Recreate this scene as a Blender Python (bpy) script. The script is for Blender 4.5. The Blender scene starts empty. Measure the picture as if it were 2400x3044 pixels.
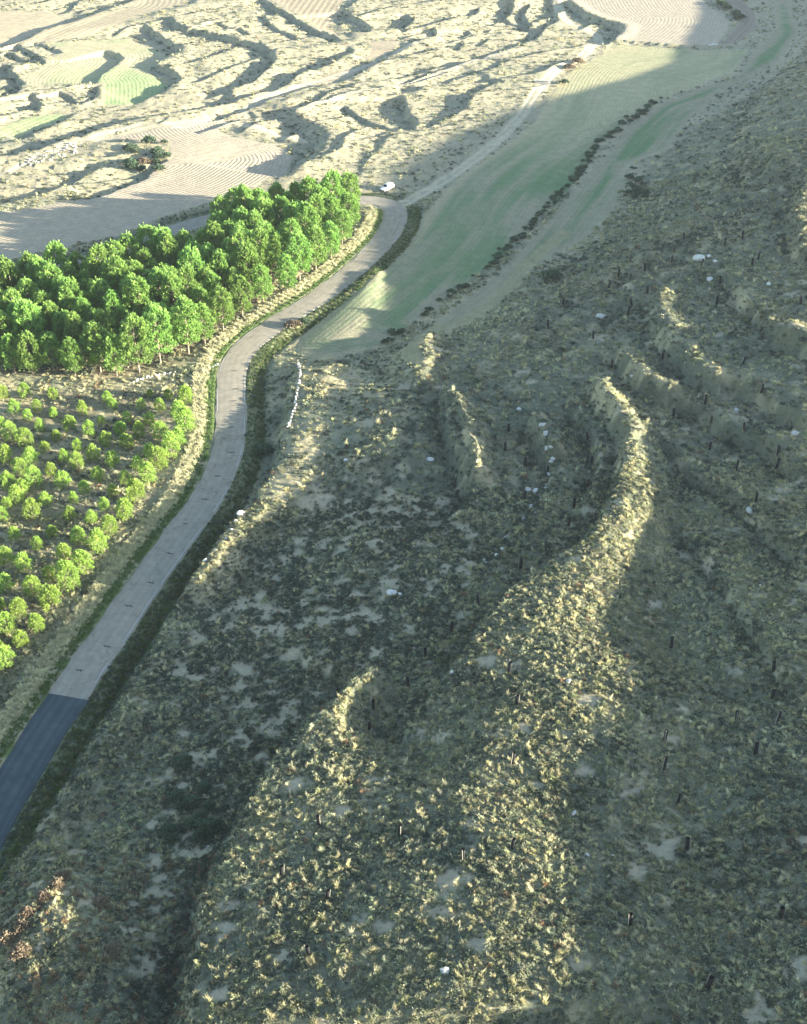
import bpy, bmesh, math, random
import numpy as np
from mathutils import Vector, Matrix
R = math.radians
rng = np.random.default_rng(7)
random.seed(7)
scene = bpy.context.scene
COL = scene.collection

# ------------------------------------------------------------------ camera
CAM_H, PITCH, FPX, IW, IH = 128.0, R(36.0), 3600.0, 2400.0, 3044.0
cam_data = bpy.data.cameras.new('camera')
cam = bpy.data.objects.new('camera', cam_data)
COL.objects.link(cam)
cam.location = (0, 0, CAM_H)
cam.rotation_euler = (R(90) - PITCH, 0, 0)
cam_data.sensor_fit = 'HORIZONTAL'
cam_data.sensor_width = 36.0
cam_data.lens = 36.0 * FPX / IW
cam_data.clip_start = 0.5
cam_data.clip_end = 6000
scene.camera = cam
# ------------------------------------------------------------------ light
SUN_EL, SUN_AZ = R(10.0), R(12.0)          # elevation, swing of the sun towards the viewer
w = bpy.data.worlds.new('World'); scene.world = w; w.use_nodes = True
nt = w.node_tree; bgn = nt.nodes['Background']
sky = nt.nodes.new('ShaderNodeTexSky'); sky.sky_type = 'NISHITA'; sky.sun_disc = False
sky.sun_elevation = SUN_EL
sky.sun_rotation = R(90) + SUN_AZ
sky.altitude = 900; sky.air_density = 1.0; sky.dust_density = 1.0; sky.ozone_density = 1.4
nt.links.new(sky.outputs[0], bgn.inputs[0]); bgn.inputs[1].default_value = 0.09
sd = bpy.data.lights.new('sun', 'SUN'); sd.energy = 5.0; sd.angle = R(0.5); sd.color = (1.0, 0.93, 0.77)
sun = bpy.data.objects.new('sun', sd); COL.objects.link(sun); sun.location = (300, -30, 200)
sdir = Vector((math.cos(SUN_EL) * math.cos(SUN_AZ), -math.cos(SUN_EL) * math.sin(SUN_AZ), math.sin(SUN_EL)))
sun.rotation_euler = sdir.to_track_quat('Z', 'Y').to_euler()
vs = scene.view_settings
vs.view_transform = 'Standard'; vs.look = 'None'; vs.gamma = 1.0; vs.use_curve_mapping = False
vs.exposure = 2.66
scene.render.engine = 'CYCLES'
scene.cycles.use_denoising = True
scene.cycles.max_bounces = 5
scene.cycles.diffuse_bounces = 3
scene.cycles.transmission_bounces = 3
scene.cycles.volume_bounces = 0

# ------------------------------------------------------------------ helpers
def tag(o, label=None, cat=None, group=None, kind=None):
    if label: o['label'] = label
    if cat: o['category'] = cat
    if group: o['group'] = group
    if kind: o['kind'] = kind
    return o
def empty(name, loc=(0, 0, 0), rz=0, scale=1.0):
    o = bpy.data.objects.new(name, None); COL.objects.link(o)
    o.location = loc; o.rotation_euler = (0, 0, rz)
    o.scale = (scale,) * 3 if not hasattr(scale, '__len__') else scale
    o.empty_display_size = 0.2
    return o
def mesh_obj(name, me, parent=None, loc=None):
    o = bpy.data.objects.new(name, me); COL.objects.link(o)
    if parent: o.parent = parent
    if loc is not None: o.location = loc
    return o
def np_mesh(name, verts, faces, mat, smooth=False):
    """faces: array (n,3) or (n,4)"""
    me = bpy.data.meshes.new(name)
    v = np.asarray(verts, np.float32); f = np.asarray(faces, np.int32)
    k = f.shape[1]
    me.vertices.add(len(v)); me.vertices.foreach_set('co', v.ravel())
    me.loops.add(f.size); me.loops.foreach_set('vertex_index', f.ravel())
    me.polygons.add(len(f)); me.polygons.foreach_set('loop_start', np.arange(0, f.size, k, dtype=np.int32))
    me.polygons.foreach_set('use_smooth', np.full(len(f), smooth))
    me.update(calc_edges=True); me.validate()
    if mat: me.materials.append(mat)
    return me
def sm(a, b, x):
    t = np.clip((x - a) / (b - a), 0, 1); return t * t * (3 - 2 * t)
class Noise:
    def __init__(s, seed, n=256):
        s.n = n; s.g = np.random.default_rng(seed).random((n, n))
    def __call__(s, x, y):
        xi = np.floor(x).astype(int); yi = np.floor(y).astype(int)
        fx = x - xi; fy = y - yi; fx = fx * fx * (3 - 2 * fx); fy = fy * fy * (3 - 2 * fy)
        n = s.n; a = s.g[xi % n, yi % n]; b = s.g[(xi + 1) % n, yi % n]; c = s.g[xi % n, (yi + 1) % n]; d = s.g[(xi + 1) % n, (yi + 1) % n]
        return (a * (1 - fx) + b * fx) * (1 - fy) + (c * (1 - fx) + d * fx) * fy
NZ = [Noise(i) for i in range(6)]
def fbm(x, y, scale, k=0, oct=3):
    r = 0; a = 1; t = 0
    for i in range(oct):
        r = r + a * NZ[(k + i) % 6](x / scale * 2 ** i + 17.3 * i, y / scale * 2 ** i - 9.1 * i); t += a; a *= .5
    return r / t      # 0..1
def smooth_line(P, step=2.0):
    """Catmull-Rom through P (n,k)"""
    P = np.asarray(P, float)
    Q = np.vstack([2 * P[0] - P[1], P, 2 * P[-1] - P[-2]])
    out = []
    for i in range(1, len(Q) - 2):
        p0, p1, p2, p3 = Q[i - 1:i + 3]
        n = max(2, int(np.linalg.norm((p2 - p1)[:2]) / step))
        for t in np.arange(n) / n:
            out.append(.5 * (2 * p1 + (p2 - p0) * t + (2 * p0 - 5 * p1 + 4 * p2 - p3) * t * t + (3 * p1 - p0 - 3 * p2 + p3) * t ** 3))
    out.append(P[-1])
    return np.array(out)
def line_dist(X, Y, L, extra=None):
    """unsigned distance, sign (+ = left of travel), arc fraction, interpolated extras, for flat arrays X, Y"""
    best = np.full(X.shape, 1e9); sg = np.zeros(X.shape); tf = np.zeros(X.shape)
    seg = np.hypot(*(L[1:, :2] - L[:-1, :2]).T); cum = np.concatenate([[0], np.cumsum(seg)])
    for i in range(len(L) - 1):
        ax, ay = L[i, :2]; dx, dy = L[i + 1, :2] - L[i, :2]; l2 = dx * dx + dy * dy + 1e-9
        t = np.clip(((X - ax) * dx + (Y - ay) * dy) / l2, 0, 1)
        ex = X - ax - t * dx; ey = Y - ay - t * dy; d = ex * ex + ey * ey
        m = d < best
        best[m] = d[m]; sg[m] = np.where(dx * ey - dy * ex > 0, 1, -1)[m]; tf[m] = cum[i] + t[m] * seg[i]
    f = tf / cum[-1]
    ex = [np.interp(tf, cum, L[:, k]) for k in range(2, L.shape[1])]
    return np.sqrt(best), sg, f, ex, tf
def in_poly(X, Y, P):
    r = np.zeros(X.shape, bool); n = len(P)
    for i in range(n):
        x1, y1 = P[i][:2]; x2, y2 = P[(i + 1) % n][:2]
        c = (y1 > Y) != (y2 > Y)
        r ^= c & (X < (x2 - x1) * (Y - y1) / (y2 - y1 + 1e-12) + x1)
    return r
def poly_sd(X, Y, P):
    """signed distance, + inside; only evaluated near the polygon"""
    P = np.asarray(P); out = np.full(X.shape, -50.0)
    m = (X > P[:, 0].min() - 25) & (X < P[:, 0].max() + 25) & (Y > P[:, 1].min() - 25) & (Y < P[:, 1].max() + 25)
    if not m.any(): return out
    d = line_dist(X[m], Y[m], np.vstack([P, P[:1]]))[0]
    out[m] = np.where(in_poly(X[m], Y[m], P), d, -d)
    return out

# ------------------------------------------------------------------ lie of the land
K = math.tan(SUN_EL); CA, SA = math.cos(SUN_AZ), math.sin(SUN_AZ)
# where the shade of the long hill ends on the valley floor (metres)
EDGE = np.array([(-120, -40), (-88, 60), (-75, 90), (-61, 117), (-45, 142), (-28, 178), (-18, 205), (-4, 258), (-4, 300), (-6, 345), (28, 396), (98, 455), (121, 522), (150, 640), (200, 900)], float)
eu = -EDGE[:, 0] * CA + EDGE[:, 1] * SA; ev = EDGE[:, 0] * SA + EDGE[:, 1] * CA
vv = np.arange(-100, 1000, 2.0); uu = np.interp(vv, ev, eu)
ker = np.exp(-.5 * (np.arange(-12, 13) / 5.0) ** 2); ker /= ker.sum()
uu = np.convolve(np.pad(uu, 12, 'edge'), ker, 'valid')
def plane(x, y):
    u = -x * CA + y * SA; v = x * SA + y * CA
    return K * (np.interp(v, vv, uu) - u)
FOOT = np.array([(-20, -95), (60, -76), (90, -64), (117, -54), (142, -44), (178, -30), (205, -22), (230, -10), (258, 16), (300, 46), (353, 66), (401, 98), (460, 138), (522, 168), (640, 190), (900, 230)], float)
WID = np.array([(-20, 10), (117, 10), (205, 13), (258, 30), (300, 46), (353, 52), (401, 40), (460, 30), (900, 30)], float)
def half_frame(y): return 24 + .352 * np.clip(y, 20, 2000)
D0 = 2.7
def base(x, y):
    x = np.asarray(x, float); y = np.asarray(y, float)
    p = plane(x, y); xf = np.interp(y, FOOT[:, 0], FOOT[:, 1]); wd = np.interp(y, WID[:, 0], WID[:, 1])
    s = np.clip((x - xf) / wd, 0, 1); b = .5 * s * s * (3 - 2 * s) + .5 * s
    xr = half_frame(y) + 38
    d0 = np.interp(y, [60, 115, 165, 215], [D0 + 1.3, D0 + 1.0, D0 - .4, D0 - 1.2]) * np.clip(p / 10, .2, 1) * (1 - sm(-30, 0, x - xr))
    hill = np.maximum(p - d0, 0) * b
    hill = np.where(x > xr, np.minimum(hill, plane(xr, y) * 1.0 + .04 * (x - xr)), hill)
    return hill
SP, CP = math.sin(PITCH), math.cos(PITCH)
def ray(px, py):
    xc = (px - IW / 2) / FPX; yc = (py - IH / 2) / FPX
    return np.array([xc, CP - yc * SP, -(SP + yc * CP)])
def cast(px, py, zf):
    d = ray(px, py); t = np.arange(60, 1400, 1.0)
    z = CAM_H + t * d[2]; h = zf(t * d[0], t * d[1])
    i = int(np.argmax(z <= h)); i = max(i, 1)
    a, b = t[i - 1], t[i]
    tt = np.linspace(a, b, 41); k = int(np.argmax(CAM_H + tt * d[2] <= zf(tt * d[0], tt * d[1])))
    t0 = tt[k]
    return np.array([t0 * d[0], t0 * d[1]])
def W(pts, zf=base):
    """photo positions -> ground positions on the land (extra columns kept)"""
    return np.array([list(cast(p[0], p[1], zf)) + list(p[2:]) for p in pts], float)
def crop(ox, oy, s, pts): return [(ox + p[0] * s, oy + p[1] * s) + tuple(p[2:]) for p in pts]

# ------------------------------------------------------------------ terrain grid
ys = [-60.0]
while ys[-1] < 1500:
    y = ys[-1]
    ys.append(y + (3 + (20 - y) * .1 if y < 20 else .42 if y < 110 else .42 + (y - 110) * .0021 if y < 600 else 1.5 + (y - 600) * .06))
YS = np.array(ys); WS = half_frame(YS) * 1.03
tin = np.linspace(-1, 1, 821); step = tin[1] - tin[0]; ext = [1.0]
s_ = step
while ext[-1] < 5: s_ *= 1.12; ext.append(ext[-1] + s_)
TS = np.concatenate([-np.array(ext[1:])[::-1], tin, ext[1:]])
X = WS[:, None] * TS[None, :]; Y = np.repeat(YS[:, None], len(TS), 1)
SH = X.shape
Xf, Yf = X.ravel(), Y.ravel()
Z = base(Xf, Yf)

# -- banks: photo polylines, travelled with the LOW side on the left
def bank(pts, drop, rise=.25, w=4.0, rw=None, L=None, taper=.07, lit=None, tstart=None):
    """pts may carry their own width of raised lip as a third value"""
    P = [p if len(p) > 2 else (p[0], p[1], w) for p in pts]
    L_ = smooth_line(W(P, (lambda a, b: base(a, b) + rise) if lit is None else (lambda a, b: np.maximum(plane(a, b) + lit, 0))), 3.0)
    rw_ = rw or max(.7, .9 * drop); Lr = L or 9 * drop + 5
    reach = Lr * 2.2 + 2; back = L_[:, 2].max() * 1.7
    rr = max(reach, back)
    m = (Xf > L_[:, 0].min() - rr) & (Xf < L_[:, 0].max() + rr) & (Yf > L_[:, 1].min() - rr) & (Yf < L_[:, 1].max() + rr)
    x, y = Xf[m], Yf[m]
    wob = (fbm(x, y, 5.0, 2, 2) - .5) * 1.6
    d, sg, f, ex, tf = line_dist(x, y, L_)
    s = d * sg + wob * (.9 if lit is None else .5) + (fbm(x, y, 1.6, 1, 2) - .5) * .8
    amp = sm(0, tstart or taper, f) * sm(0, taper, 1 - f)
    wl = np.maximum(ex[0], .3)
    if lit is not None: rise = np.clip(plane(x, y) + lit - Z[m], -.5, 7)
    up = rise * sm(-1.5, -.12, s / wl) * (s <= 0)
    dn = np.where(s > 0, rise - (rise + drop) * sm(0, rw_, s), 0) * np.exp(-np.clip(s - rw_, 0, None) / Lr * 1.0)
    dn = np.where(s > 0, dn * (1 - sm(Lr * 1.2, Lr * 2.2, s)), 0)
    Z[m] += amp * (up + dn)
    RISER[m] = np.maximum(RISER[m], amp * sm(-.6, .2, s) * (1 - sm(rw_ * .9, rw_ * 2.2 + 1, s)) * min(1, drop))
RISER = np.zeros(Xf.shape)
C1 = lambda *p: crop(0, 0, .3513, p)
C2 = lambda *p: crop(600, 0, .3513, p)
C3 = lambda *p: crop(1200, 0, .3513, p)
far = [
 (C1((-250, 470), (0, 395), (180, 345), (420, 230), (600, 190), (700, 150), (900, 80), (1120, 10), (1180, -40)), 1.7),
 (C1((490, 95), (600, 60), (660, 5)), .8),
 (C1((390, 490), (260, 430), (150, 370)), 1.0), (C1((395, 520), (330, 490), (180, 470), (60, 420)), 1.0), (C1((530, 440), (400, 390), (290, 360)), .6),
 (C1((150, 800), (205, 690), (110, 600), (90, 530), (10, 500)), 1.7),
 (C1((820, 690), (850, 630), (960, 540), (1030, 470), (1000, 430), (880, 395)), 1.3),
 (C1((1100, 860), (1300, 790), (1430, 730), (1525, 650), (1480, 590), (1340, 530), (1440, 460), (1555, 390), (1450, 340), (1350, 280), (1220, 180)), 1.5),
 ([(600, 285), (745, 240), (797, 200), (825, 165), (797, 140), (750, 120), (690, 108), (600, 88), (545, 78), (500, 48)], 1.7),
 ([(910, 112), (846, 88), (811, 70), (780, 36)], .8), ([(760, 97), (688, 77), (628, 65)], .7),
 ([(1025, 122), (980, 102), (923, 74), (881, 49), (818, 18), (780, -8)], 1.4),
 ([(1100, 102), (1110, 88), (1074, 60), (1024, 28)], 1.5),
 ([(1200, 86), (1230, 62), (1212, 38)], 1.1),
 ([(-120, 520), (0, 470), (150, 435), (230, 410), (340, 370), (457, 342), (600, 313), (705, 293), (797, 268), (846, 251), (905, 216), (969, 195), (1021, 174), (1052, 151), (1035, 134)], 1.7),
 ([(590, 352), (700, 326), (790, 300), (900, 262), (1040, 232), (1110, 190), (1210, 148)], .7),
 ([(585, 392), (640, 372), (690, 348), (770, 332)], .9),
 ([(880, 314), (985, 292), (1090, 268), (1200, 248), (1330, 216)], .55),
 ([(1190, 273), (1305, 246), (1375, 228), (1446, 211), (1526, 183)], .8),
 ([(1180, 246), (1305, 211), (1411, 179), (1537, 141), (1612, 113)], .8),
 ([(1194, 384), (1106, 352), (1067, 334), (1028, 302)], .9),
 ([(1236, 384), (1244, 350), (1215, 315), (1196, 278)], 1.8),
 ([(1270, 384), (1340, 348), (1383, 323), (1404, 299), (1411, 281), (1446, 260), (1509, 247)], 1.2),
 ([(1597, 125), (1607, 98), (1628, 72)], 1.5), ([(1590, 70), (1562, 39), (1578, 2)], 1.3), ([(1580, 72), (1537, 60), (1505, 44)], .9),
 ([(1460, 63), (1509, 39), (1527, 18), (1523, -4)], 1.3), ([(1618, 77), (1657, 53), (1653, 21), (1636, -4)], 1.2),
 ([(1190, 97), (1288, 74), (1341, 56), (1411, 32), (1430, 10)], 1.2),
 ([(1240, 127), (1297, 105), (1289, 86)], 1.1), ([(1366, 111), (1397, 98), (1388, 85)], .7), ([(1356, 151), (1380, 135), (1374, 119)], .7), ([(1426, 141), (1452, 122), (1448, 109)], .6),
 ([(1320, 126), (1400, 108), (1466, 80)], .5),
 ([(1810, 132), (1862, 82), (1850, 68), (1800, 55), (1750, 38), (1715, 15), (1690, -6)], 2.0),
 ([(2125, 140), (1960, 128), (1806, 116)], .5),
 ([(-120, 640), (0, 608), (130, 575), (232, 533), (300, 501), (299, 478)], 1.2),
 ([(255, 594), (351, 566), (421, 536), (467, 502), (500, 470)], 1.0),
 ([(50, 472), (85, 440), (160, 416)], .8),
 ([(50, 404), (150, 370), (225, 326)], .9), ([(118, 322), (125, 300), (98, 280)], 1.2), ([(225, 308), (222, 285), (176, 268)], .9), ([(240, 308), (290, 285), (292, 247)], 1.1),
]
for pts, H in far: bank(pts, H * 1.2, rise=.22 * H, w=4.5, rw=1.1 * H)
bank([(865, 530), (930, 480), (985, 420), (992, 398), (960, 370), (900, 340), (883, 325), (897, 311)], 2.6, rise=.4, w=6, rw=7, L=22, taper=.06)
# hill terraces
bank([(555, 3120, 42), (570, 3000, 46), (590, 2810, 48), (625, 2640, 46), (700, 2480, 42), (790, 2310, 34), (900, 2160, 16), (1000, 2070, 5), (1125, 1955, 4)], 2.3, lit=2.3, rw=3.0, L=16, taper=.03)
bank([(1090, 2260, 24), (1180, 2190, 30), (1280, 2060, 32), (1376, 1939, 29), (1460, 1812, 24), (1588, 1700, 18), (1756, 1588, 11), (1840, 1433, 8), (1869, 1265, 6), (1812, 1166, 4), (1750, 1086, 3)], .8, lit=1.8, rw=2.2, L=5, taper=.05, tstart=.2)
bank([(540, 1760, 3), (605, 1672, 5), (690, 1560, 7), (773, 1475, 10), (829, 1363, 13), (857, 1236, 14), (885, 1110, 14), (895, 1072, 12)], .9, lit=2.7, rw=2.5, L=7, taper=.05)
bank([(790, 1062, 6), (800, 1040, 12), (850, 985, 17), (955, 925, 13), (1054, 843, 6), (1140, 770, 3)], .7, lit=2.1, rw=2.0, L=4, taper=.12)
bank([(1405, 1400, 3), (1385, 1320, 4), (1350, 1240, 4.5), (1330, 1145, 3)], 1.2, lit=2.0, rw=2.5, L=9)
bank([(1650, 1310, 3), (1610, 1240, 3.5), (1585, 1205, 3)], 1.0, lit=1.9, rw=2.2, L=8)
bank([(2170, 1115, 3), (2106, 1093, 5), (2043, 1051, 6), (1994, 981, 6.5), (1958, 932, 6), (1965, 850, 4)], 1.2, lit=.65, rw=3, L=10)
bank([(2005, 1150, 3), (1902, 1093, 4), (1840, 1015, 3)], .9, lit=.75, rw=2, L=8)
bank([(2520, 1090, 5), (2400, 1002, 5), (2310, 962, 4)], 1.0, lit=.5, rw=2, L=8)
bank([(2410, 760, 8), (2372, 640, 9), (2395, 560, 9), (2440, 480, 8)], 1.2, lit=.5, rw=3, L=10)
bank([(1430, 1690), (1530, 1590), (1600, 1500), (1640, 1400), (1650, 1280)], 1.3, rise=.2, w=3, rw=1.2, L=9)
bank([(1180, 1640), (1300, 1560), (1400, 1480), (1420, 1380)], .9, rise=.2, w=3, rw=1.2, L=9)
bank([(1690, 800), (1800, 729), (1920, 690), (2046, 640), (2151, 600), (2310, 540), (2420, 490)], 1.3, rise=.3, w=5, rw=3, L=10)
bank([(2250, 530), (2225, 385), (2265, 290), (2330, 215), (2420, 180)], 1.4, rise=.3, w=6, rw=4, L=10)
bank([(1900, 760), (2050, 730), (2200, 640), (2400, 560)], .8, rise=.2, w=4, rw=3, L=9)
bank([(2050, 1500), (2150, 1380), (2250, 1280), (2420, 1190)], .8, rise=.25, w=5, rw=3, L=10)
bank([(1480, 800), (1560, 712), (1665, 605), (1740, 515), (1770, 440), (1870, 358), (1975, 297), (2110, 247)], .6, rise=.2, w=2, rw=1.6, L=5)
bank([(-60, 2720), (80, 2520), (180, 2390), (280, 2210), (380, 2040), (470, 1900), (550, 1740)], .9, rise=.5, w=4, rw=2.5, L=4, taper=.04)
for pts, dp in [([(2430, 1420), (2300, 1300), (2150, 1225), (1990, 1140)], 1.5), ([(2430, 1270), (2330, 1190), (2240, 1140), (2150, 1105)], 1.4), ([(2430, 1040), (2300, 955), (2210, 860), (2160, 790)], 1.2),
               ([(1540, 890), (1700, 830), (1850, 770), (2010, 700)], 1.2), ([(1600, 980), (1740, 890), (1890, 825), (2030, 745)], 1.2), ([(2030, 660), (2130, 570), (2250, 520), (2330, 420)], 1.2), ([(1650, 1080), (1780, 980), (1900, 900), (2080, 840), (2200, 760)], 1.1),
               ([(1280, 1600), (1370, 1500), (1420, 1400), (1400, 1290), (1340, 1180)], 1.0), ([(1740, 1500), (1780, 1390), (1770, 1280), (1700, 1180)], 1.1), ([(2430, 1700), (2300, 1560), (2180, 1450), (2060, 1370), (1960, 1260)], 1.0), ([(2430, 2100), (2320, 1950), (2230, 1800), (2120, 1640), (2000, 1520)], .9), ([(1100, 1500), (1180, 1400), (1240, 1300), (1230, 1200)], .8)]:
    bank(pts, dp * 1.7, rise=.6 * dp, w=5, rw=1.6, L=9, taper=.15)
def mound(pts, lit, edge):
    P = W(pts, lambda a, b: np.maximum(plane(a, b), 0)); d = poly_sd(Xf, Yf, P)
    Z[:] += np.clip(plane(Xf, Yf) + lit - Z, -.3, 6) * sm(-edge, edge, d)
mound([(640, 2800), (700, 2560), (830, 2400), (1000, 2310), (1180, 2260), (1290, 2130), (1390, 2010), (1620, 1940), (1740, 2060), (1720, 2350), (1640, 2650), (1560, 2950), (1500, 3150), (1000, 3150), (640, 3100)], 1.45, 19)
mound([(-80, 2760), (130, 2560), (300, 2600), (380, 2760), (380, 3100), (-80, 3100)], 2.7, 7)
mound([(980, 1180), (1120, 1150), (1250, 1190), (1240, 1330), (1080, 1440), (990, 1430)], 1.6, 5)
mound([(1180, 1140), (1195, 1040), (1290, 985), (1310, 1060), (1270, 1150)], 1.9, 3)

# ------------------------------------------------------------------ fields, tracks, road: outlines
FIELDS = dict(
 ploughed=([(-160, 665), (0, 631), (105, 617), (197, 596), (274, 589), (351, 568), (421, 540), (467, 505), (509, 466), (506, 424), (440, 415), (320, 412), (420, 392), (560, 362), (660, 345), (700, 352), (640, 385), (723, 401), (811, 412), (846, 426), (867, 447), (850, 490), (800, 530), (720, 575), (600, 606), (457, 655), (351, 700), (151, 740), (0, 779), (-160, 815)],
   [(560, 330), (640, 392), (811, 410), (867, 447), (850, 490), (720, 577), (457, 657), (0, 780), (-160, 816)], 1.25, (.40, .335, .245), .42),
 valley=([(860, 1010), (900, 990), (980, 925), (1075, 850), (1195, 735), (1270, 625), (1355, 540), (1495, 440), (1593, 362), (1629, 299), (1685, 222), (1783, 166), (1818, 128), (2110, 146), (2226, 146), (2184, 211), (2113, 239), (1973, 288), (1867, 351), (1762, 436), (1734, 506), (1657, 597), (1551, 703), (1446, 794), (1270, 930), (1150, 1010), (1080, 1048), (960, 1068), (890, 1050)],
   [(1080, 1060), (960, 1075), (880, 1050), (855, 1010), (980, 915), (1195, 725), (1355, 530), (1593, 352), (1685, 212), (1783, 156), (1900, 140)], 1.3, (.29, .265, .175), .18),
 strip=([(2303, -10), (2310, 91), (2250, 145), (2200, 222), (2100, 258), (1960, 312), (1870, 384), (1800, 465), (1730, 540), (1640, 650), (1500, 800), (1300, 960), (1330, 985), (1500, 862), (1622, 768), (1748, 694), (1830, 622), (1850, 490), (1987, 440), (2057, 348), (2134, 278), (2240, 215), (2317, 180), (2375, 95), (2340, -10)],
   [(1300, 960), (1500, 800), (1730, 540), (1870, 384), (1960, 312), (2100, 258), (2250, 145), (2310, 91)], 1.4, (.29, .265, .17), .25),
 high_ploughed=([(1690, -12), (1722, 18), (1764, 42), (1803, 54), (1857, 70), (1866, 82), (1818, 117), (2105, 136), (2132, 130), (2165, 85), (2160, 45), (2110, 20), (2080, -12)],
   [(1690, -12), (1800, 45), (1880, 75), (1920, 84), (1950, 70)][:0] or [(2060, -60), (2120, 20), (2165, 50), (2165, 90), (2100, 150)], 1.5, (.40, .335, .25), .22),
 dark_strip=([(2120, -10), (2200, -10), (2245, 40), (2250, 80), (2200, 125), (2145, 132), (2190, 82), (2210, 55), (2180, 20)], [(2120, -10), (2190, 20), (2215, 55), (2145, 132)], 2.2, (.25, .21, .16), .5),
 sown=(C1((200, 640), (180, 740), (720, 680), (880, 690), (870, 865), (1100, 860), (1290, 790), (1410, 670), (1230, 560), (1440, 430), (1080, 280), (750, 320), (440, 360), (520, 450), (390, 500), (380, 560)),
   C1((870, 865), (880, 690), (850, 640), (1030, 470), (900, 380), (440, 360)), 1.4, (.37, .33, .21), .25),
 diagonal=(C1((-100, 435), (0, 402), (180, 355), (420, 245), (700, 160), (1110, 60), (1180, -20), (1600, -20), (1560, 30), (1250, 110), (1000, 200), (770, 280), (430, 345), (150, 385)),
   C1((-100, 435), (180, 355), (700, 160), (1110, 60), (1180, -20)), 2.4, (.37, .31, .21), .35),
 corner=(C1((-150, 100), (0, 85), (400, 75), (560, 90), (640, 110), (400, 220), (180, 300), (-150, 390)), C1((-150, 100), (400, 75), (640, 110)), 2.4, (.38, .32, .22), .3),
 left_strip=(C1((-120, 1180), (0, 1140), (200, 1085), (400, 1020), (560, 940), (480, 930), (250, 965), (0, 1050), (-120, 1080)), C1((-120, 1180), (200, 1085), (560, 940)), 2.2, (.40, .38, .22), .3),
 top_tan=(C2((560, -20), (1230, -20), (1170, 50), (1080, 220), (1190, 330), (1010, 250), (910, 170), (770, 100)), C2((1230, -20), (1080, 220)), 2.6, (.38, .31, .21), .4),
 long_strip=(C2((440, 870), (620, 790), (850, 690), (1270, 550), (1290, 600), (1180, 650), (850, 755), (480, 885)), C2((440, 870), (850, 690), (1270, 550)), 2.2, (.39, .32, .22), .3),
 small_tan=(C2((1440, 360), (1640, 330), (1660, 390), (1500, 470), (1400, 480)), C2((1440, 360), (1640, 330)), 2.2, (.39, .32, .22), .3),
)
ROADPX = [(-150, 2670), (-90, 2560), (-28, 2448), (28, 2350), (81, 2258), (148, 2153), (204, 2072), (250, 1996), (332, 1880), (408, 1767), (469, 1680), (535, 1590), (603, 1500), (648, 1416), (677, 1332), (686, 1258), (687, 1180), (692, 1103), (720, 1044), (794, 980), (889, 921), (984, 857), (1068, 787), (1142, 713), (1174, 655), (1168, 615), (1120, 597), (1054, 595), (950, 603), (800, 622), (640, 648), (540, 676), (380, 736), (200, 790), (0, 842), (-160, 880)]
flat0 = lambda a, b: np.zeros_like(np.asarray(a, float))
ROAD = smooth_line(W(ROADPX, flat0), 1.5)
RHW = 3.05
TRACKS = [  # outline, half width
 ([(1178, 640), (1200, 603), (1291, 555), (1432, 457), (1537, 358), (1593, 281), (1650, 218), (1734, 169), (1783, 105), (1748, 77), (1685, 49), (1657, 0), (1650, -40)], 2.1, (.46, .40, .28)),
 ([(1240, 1100), (1221, 1051), (1291, 981), (1397, 946), (1495, 869), (1593, 760), (1680, 690)], 1.8, (.30, .27, .15)),
 ([(520, 378), (700, 320), (850, 264), (1000, 222), (1150, 167), (1260, 118)], 1.2, (.44, .39, .29)),
 ([(880, 320), (1050, 282), (1250, 234), (1450, 172), (1560, 150)], 1.1, (.44, .39, .29)),
 ([(-60, 545), (120, 470), (300, 402), (420, 372)], 1.2, (.44, .39, .29)),
 ([(900, 405), (700, 352), (620, 345), (470, 375), (330, 408), (180, 440)], 1.6, (.46, .39, .27)),
]
d_road, sg_road, f_road, _, tf_road = line_dist(Xf, Yf, ROAD)
# road bed: level, with a ditch on the hill side and soft shoulders
bed = 1 - sm(RHW + .6, RHW + 3.2, d_road)
ditch = (sg_road < 0) * np.exp(-((d_road - RHW - 3.2) / 1.2) ** 2) * .55
Z = Z * (1 - bed) - ditch * (Yf < 330)
Z = np.where(d_road < RHW + .25, -.12, Z)

# -- the far land is stepped in small contour terraces
FF = np.full(Xf.shape, -50.0)
for k_, v_ in FIELDS.items(): FF = np.maximum(FF, poly_sd(Xf, Yf, W(v_[0])))
phi = .078 * (.67 * Xf - .74 * Yf) + 4.2 * fbm(Xf, Yf, 75, 1, 2) + 1.1 * fbm(Xf, Yf, 22, 4, 2)
fr = phi / 1.25; fr = fr - np.floor(fr)
saw = (sm(0, .17, fr) - fr)
farm = (1 - sm(-7, -1, FF)) * sm(318, 350, Yf) * (1 - sm(0.0, 6.0, plane(Xf, Yf) + 5)) * sm(10, 22, d_road) * sm(.2, .42, fbm(Xf, Yf, 45, 3, 2))
Z = Z + 1.35 * saw * farm
RISER = np.maximum(RISER, farm * (fr < .2) * .8)
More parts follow.
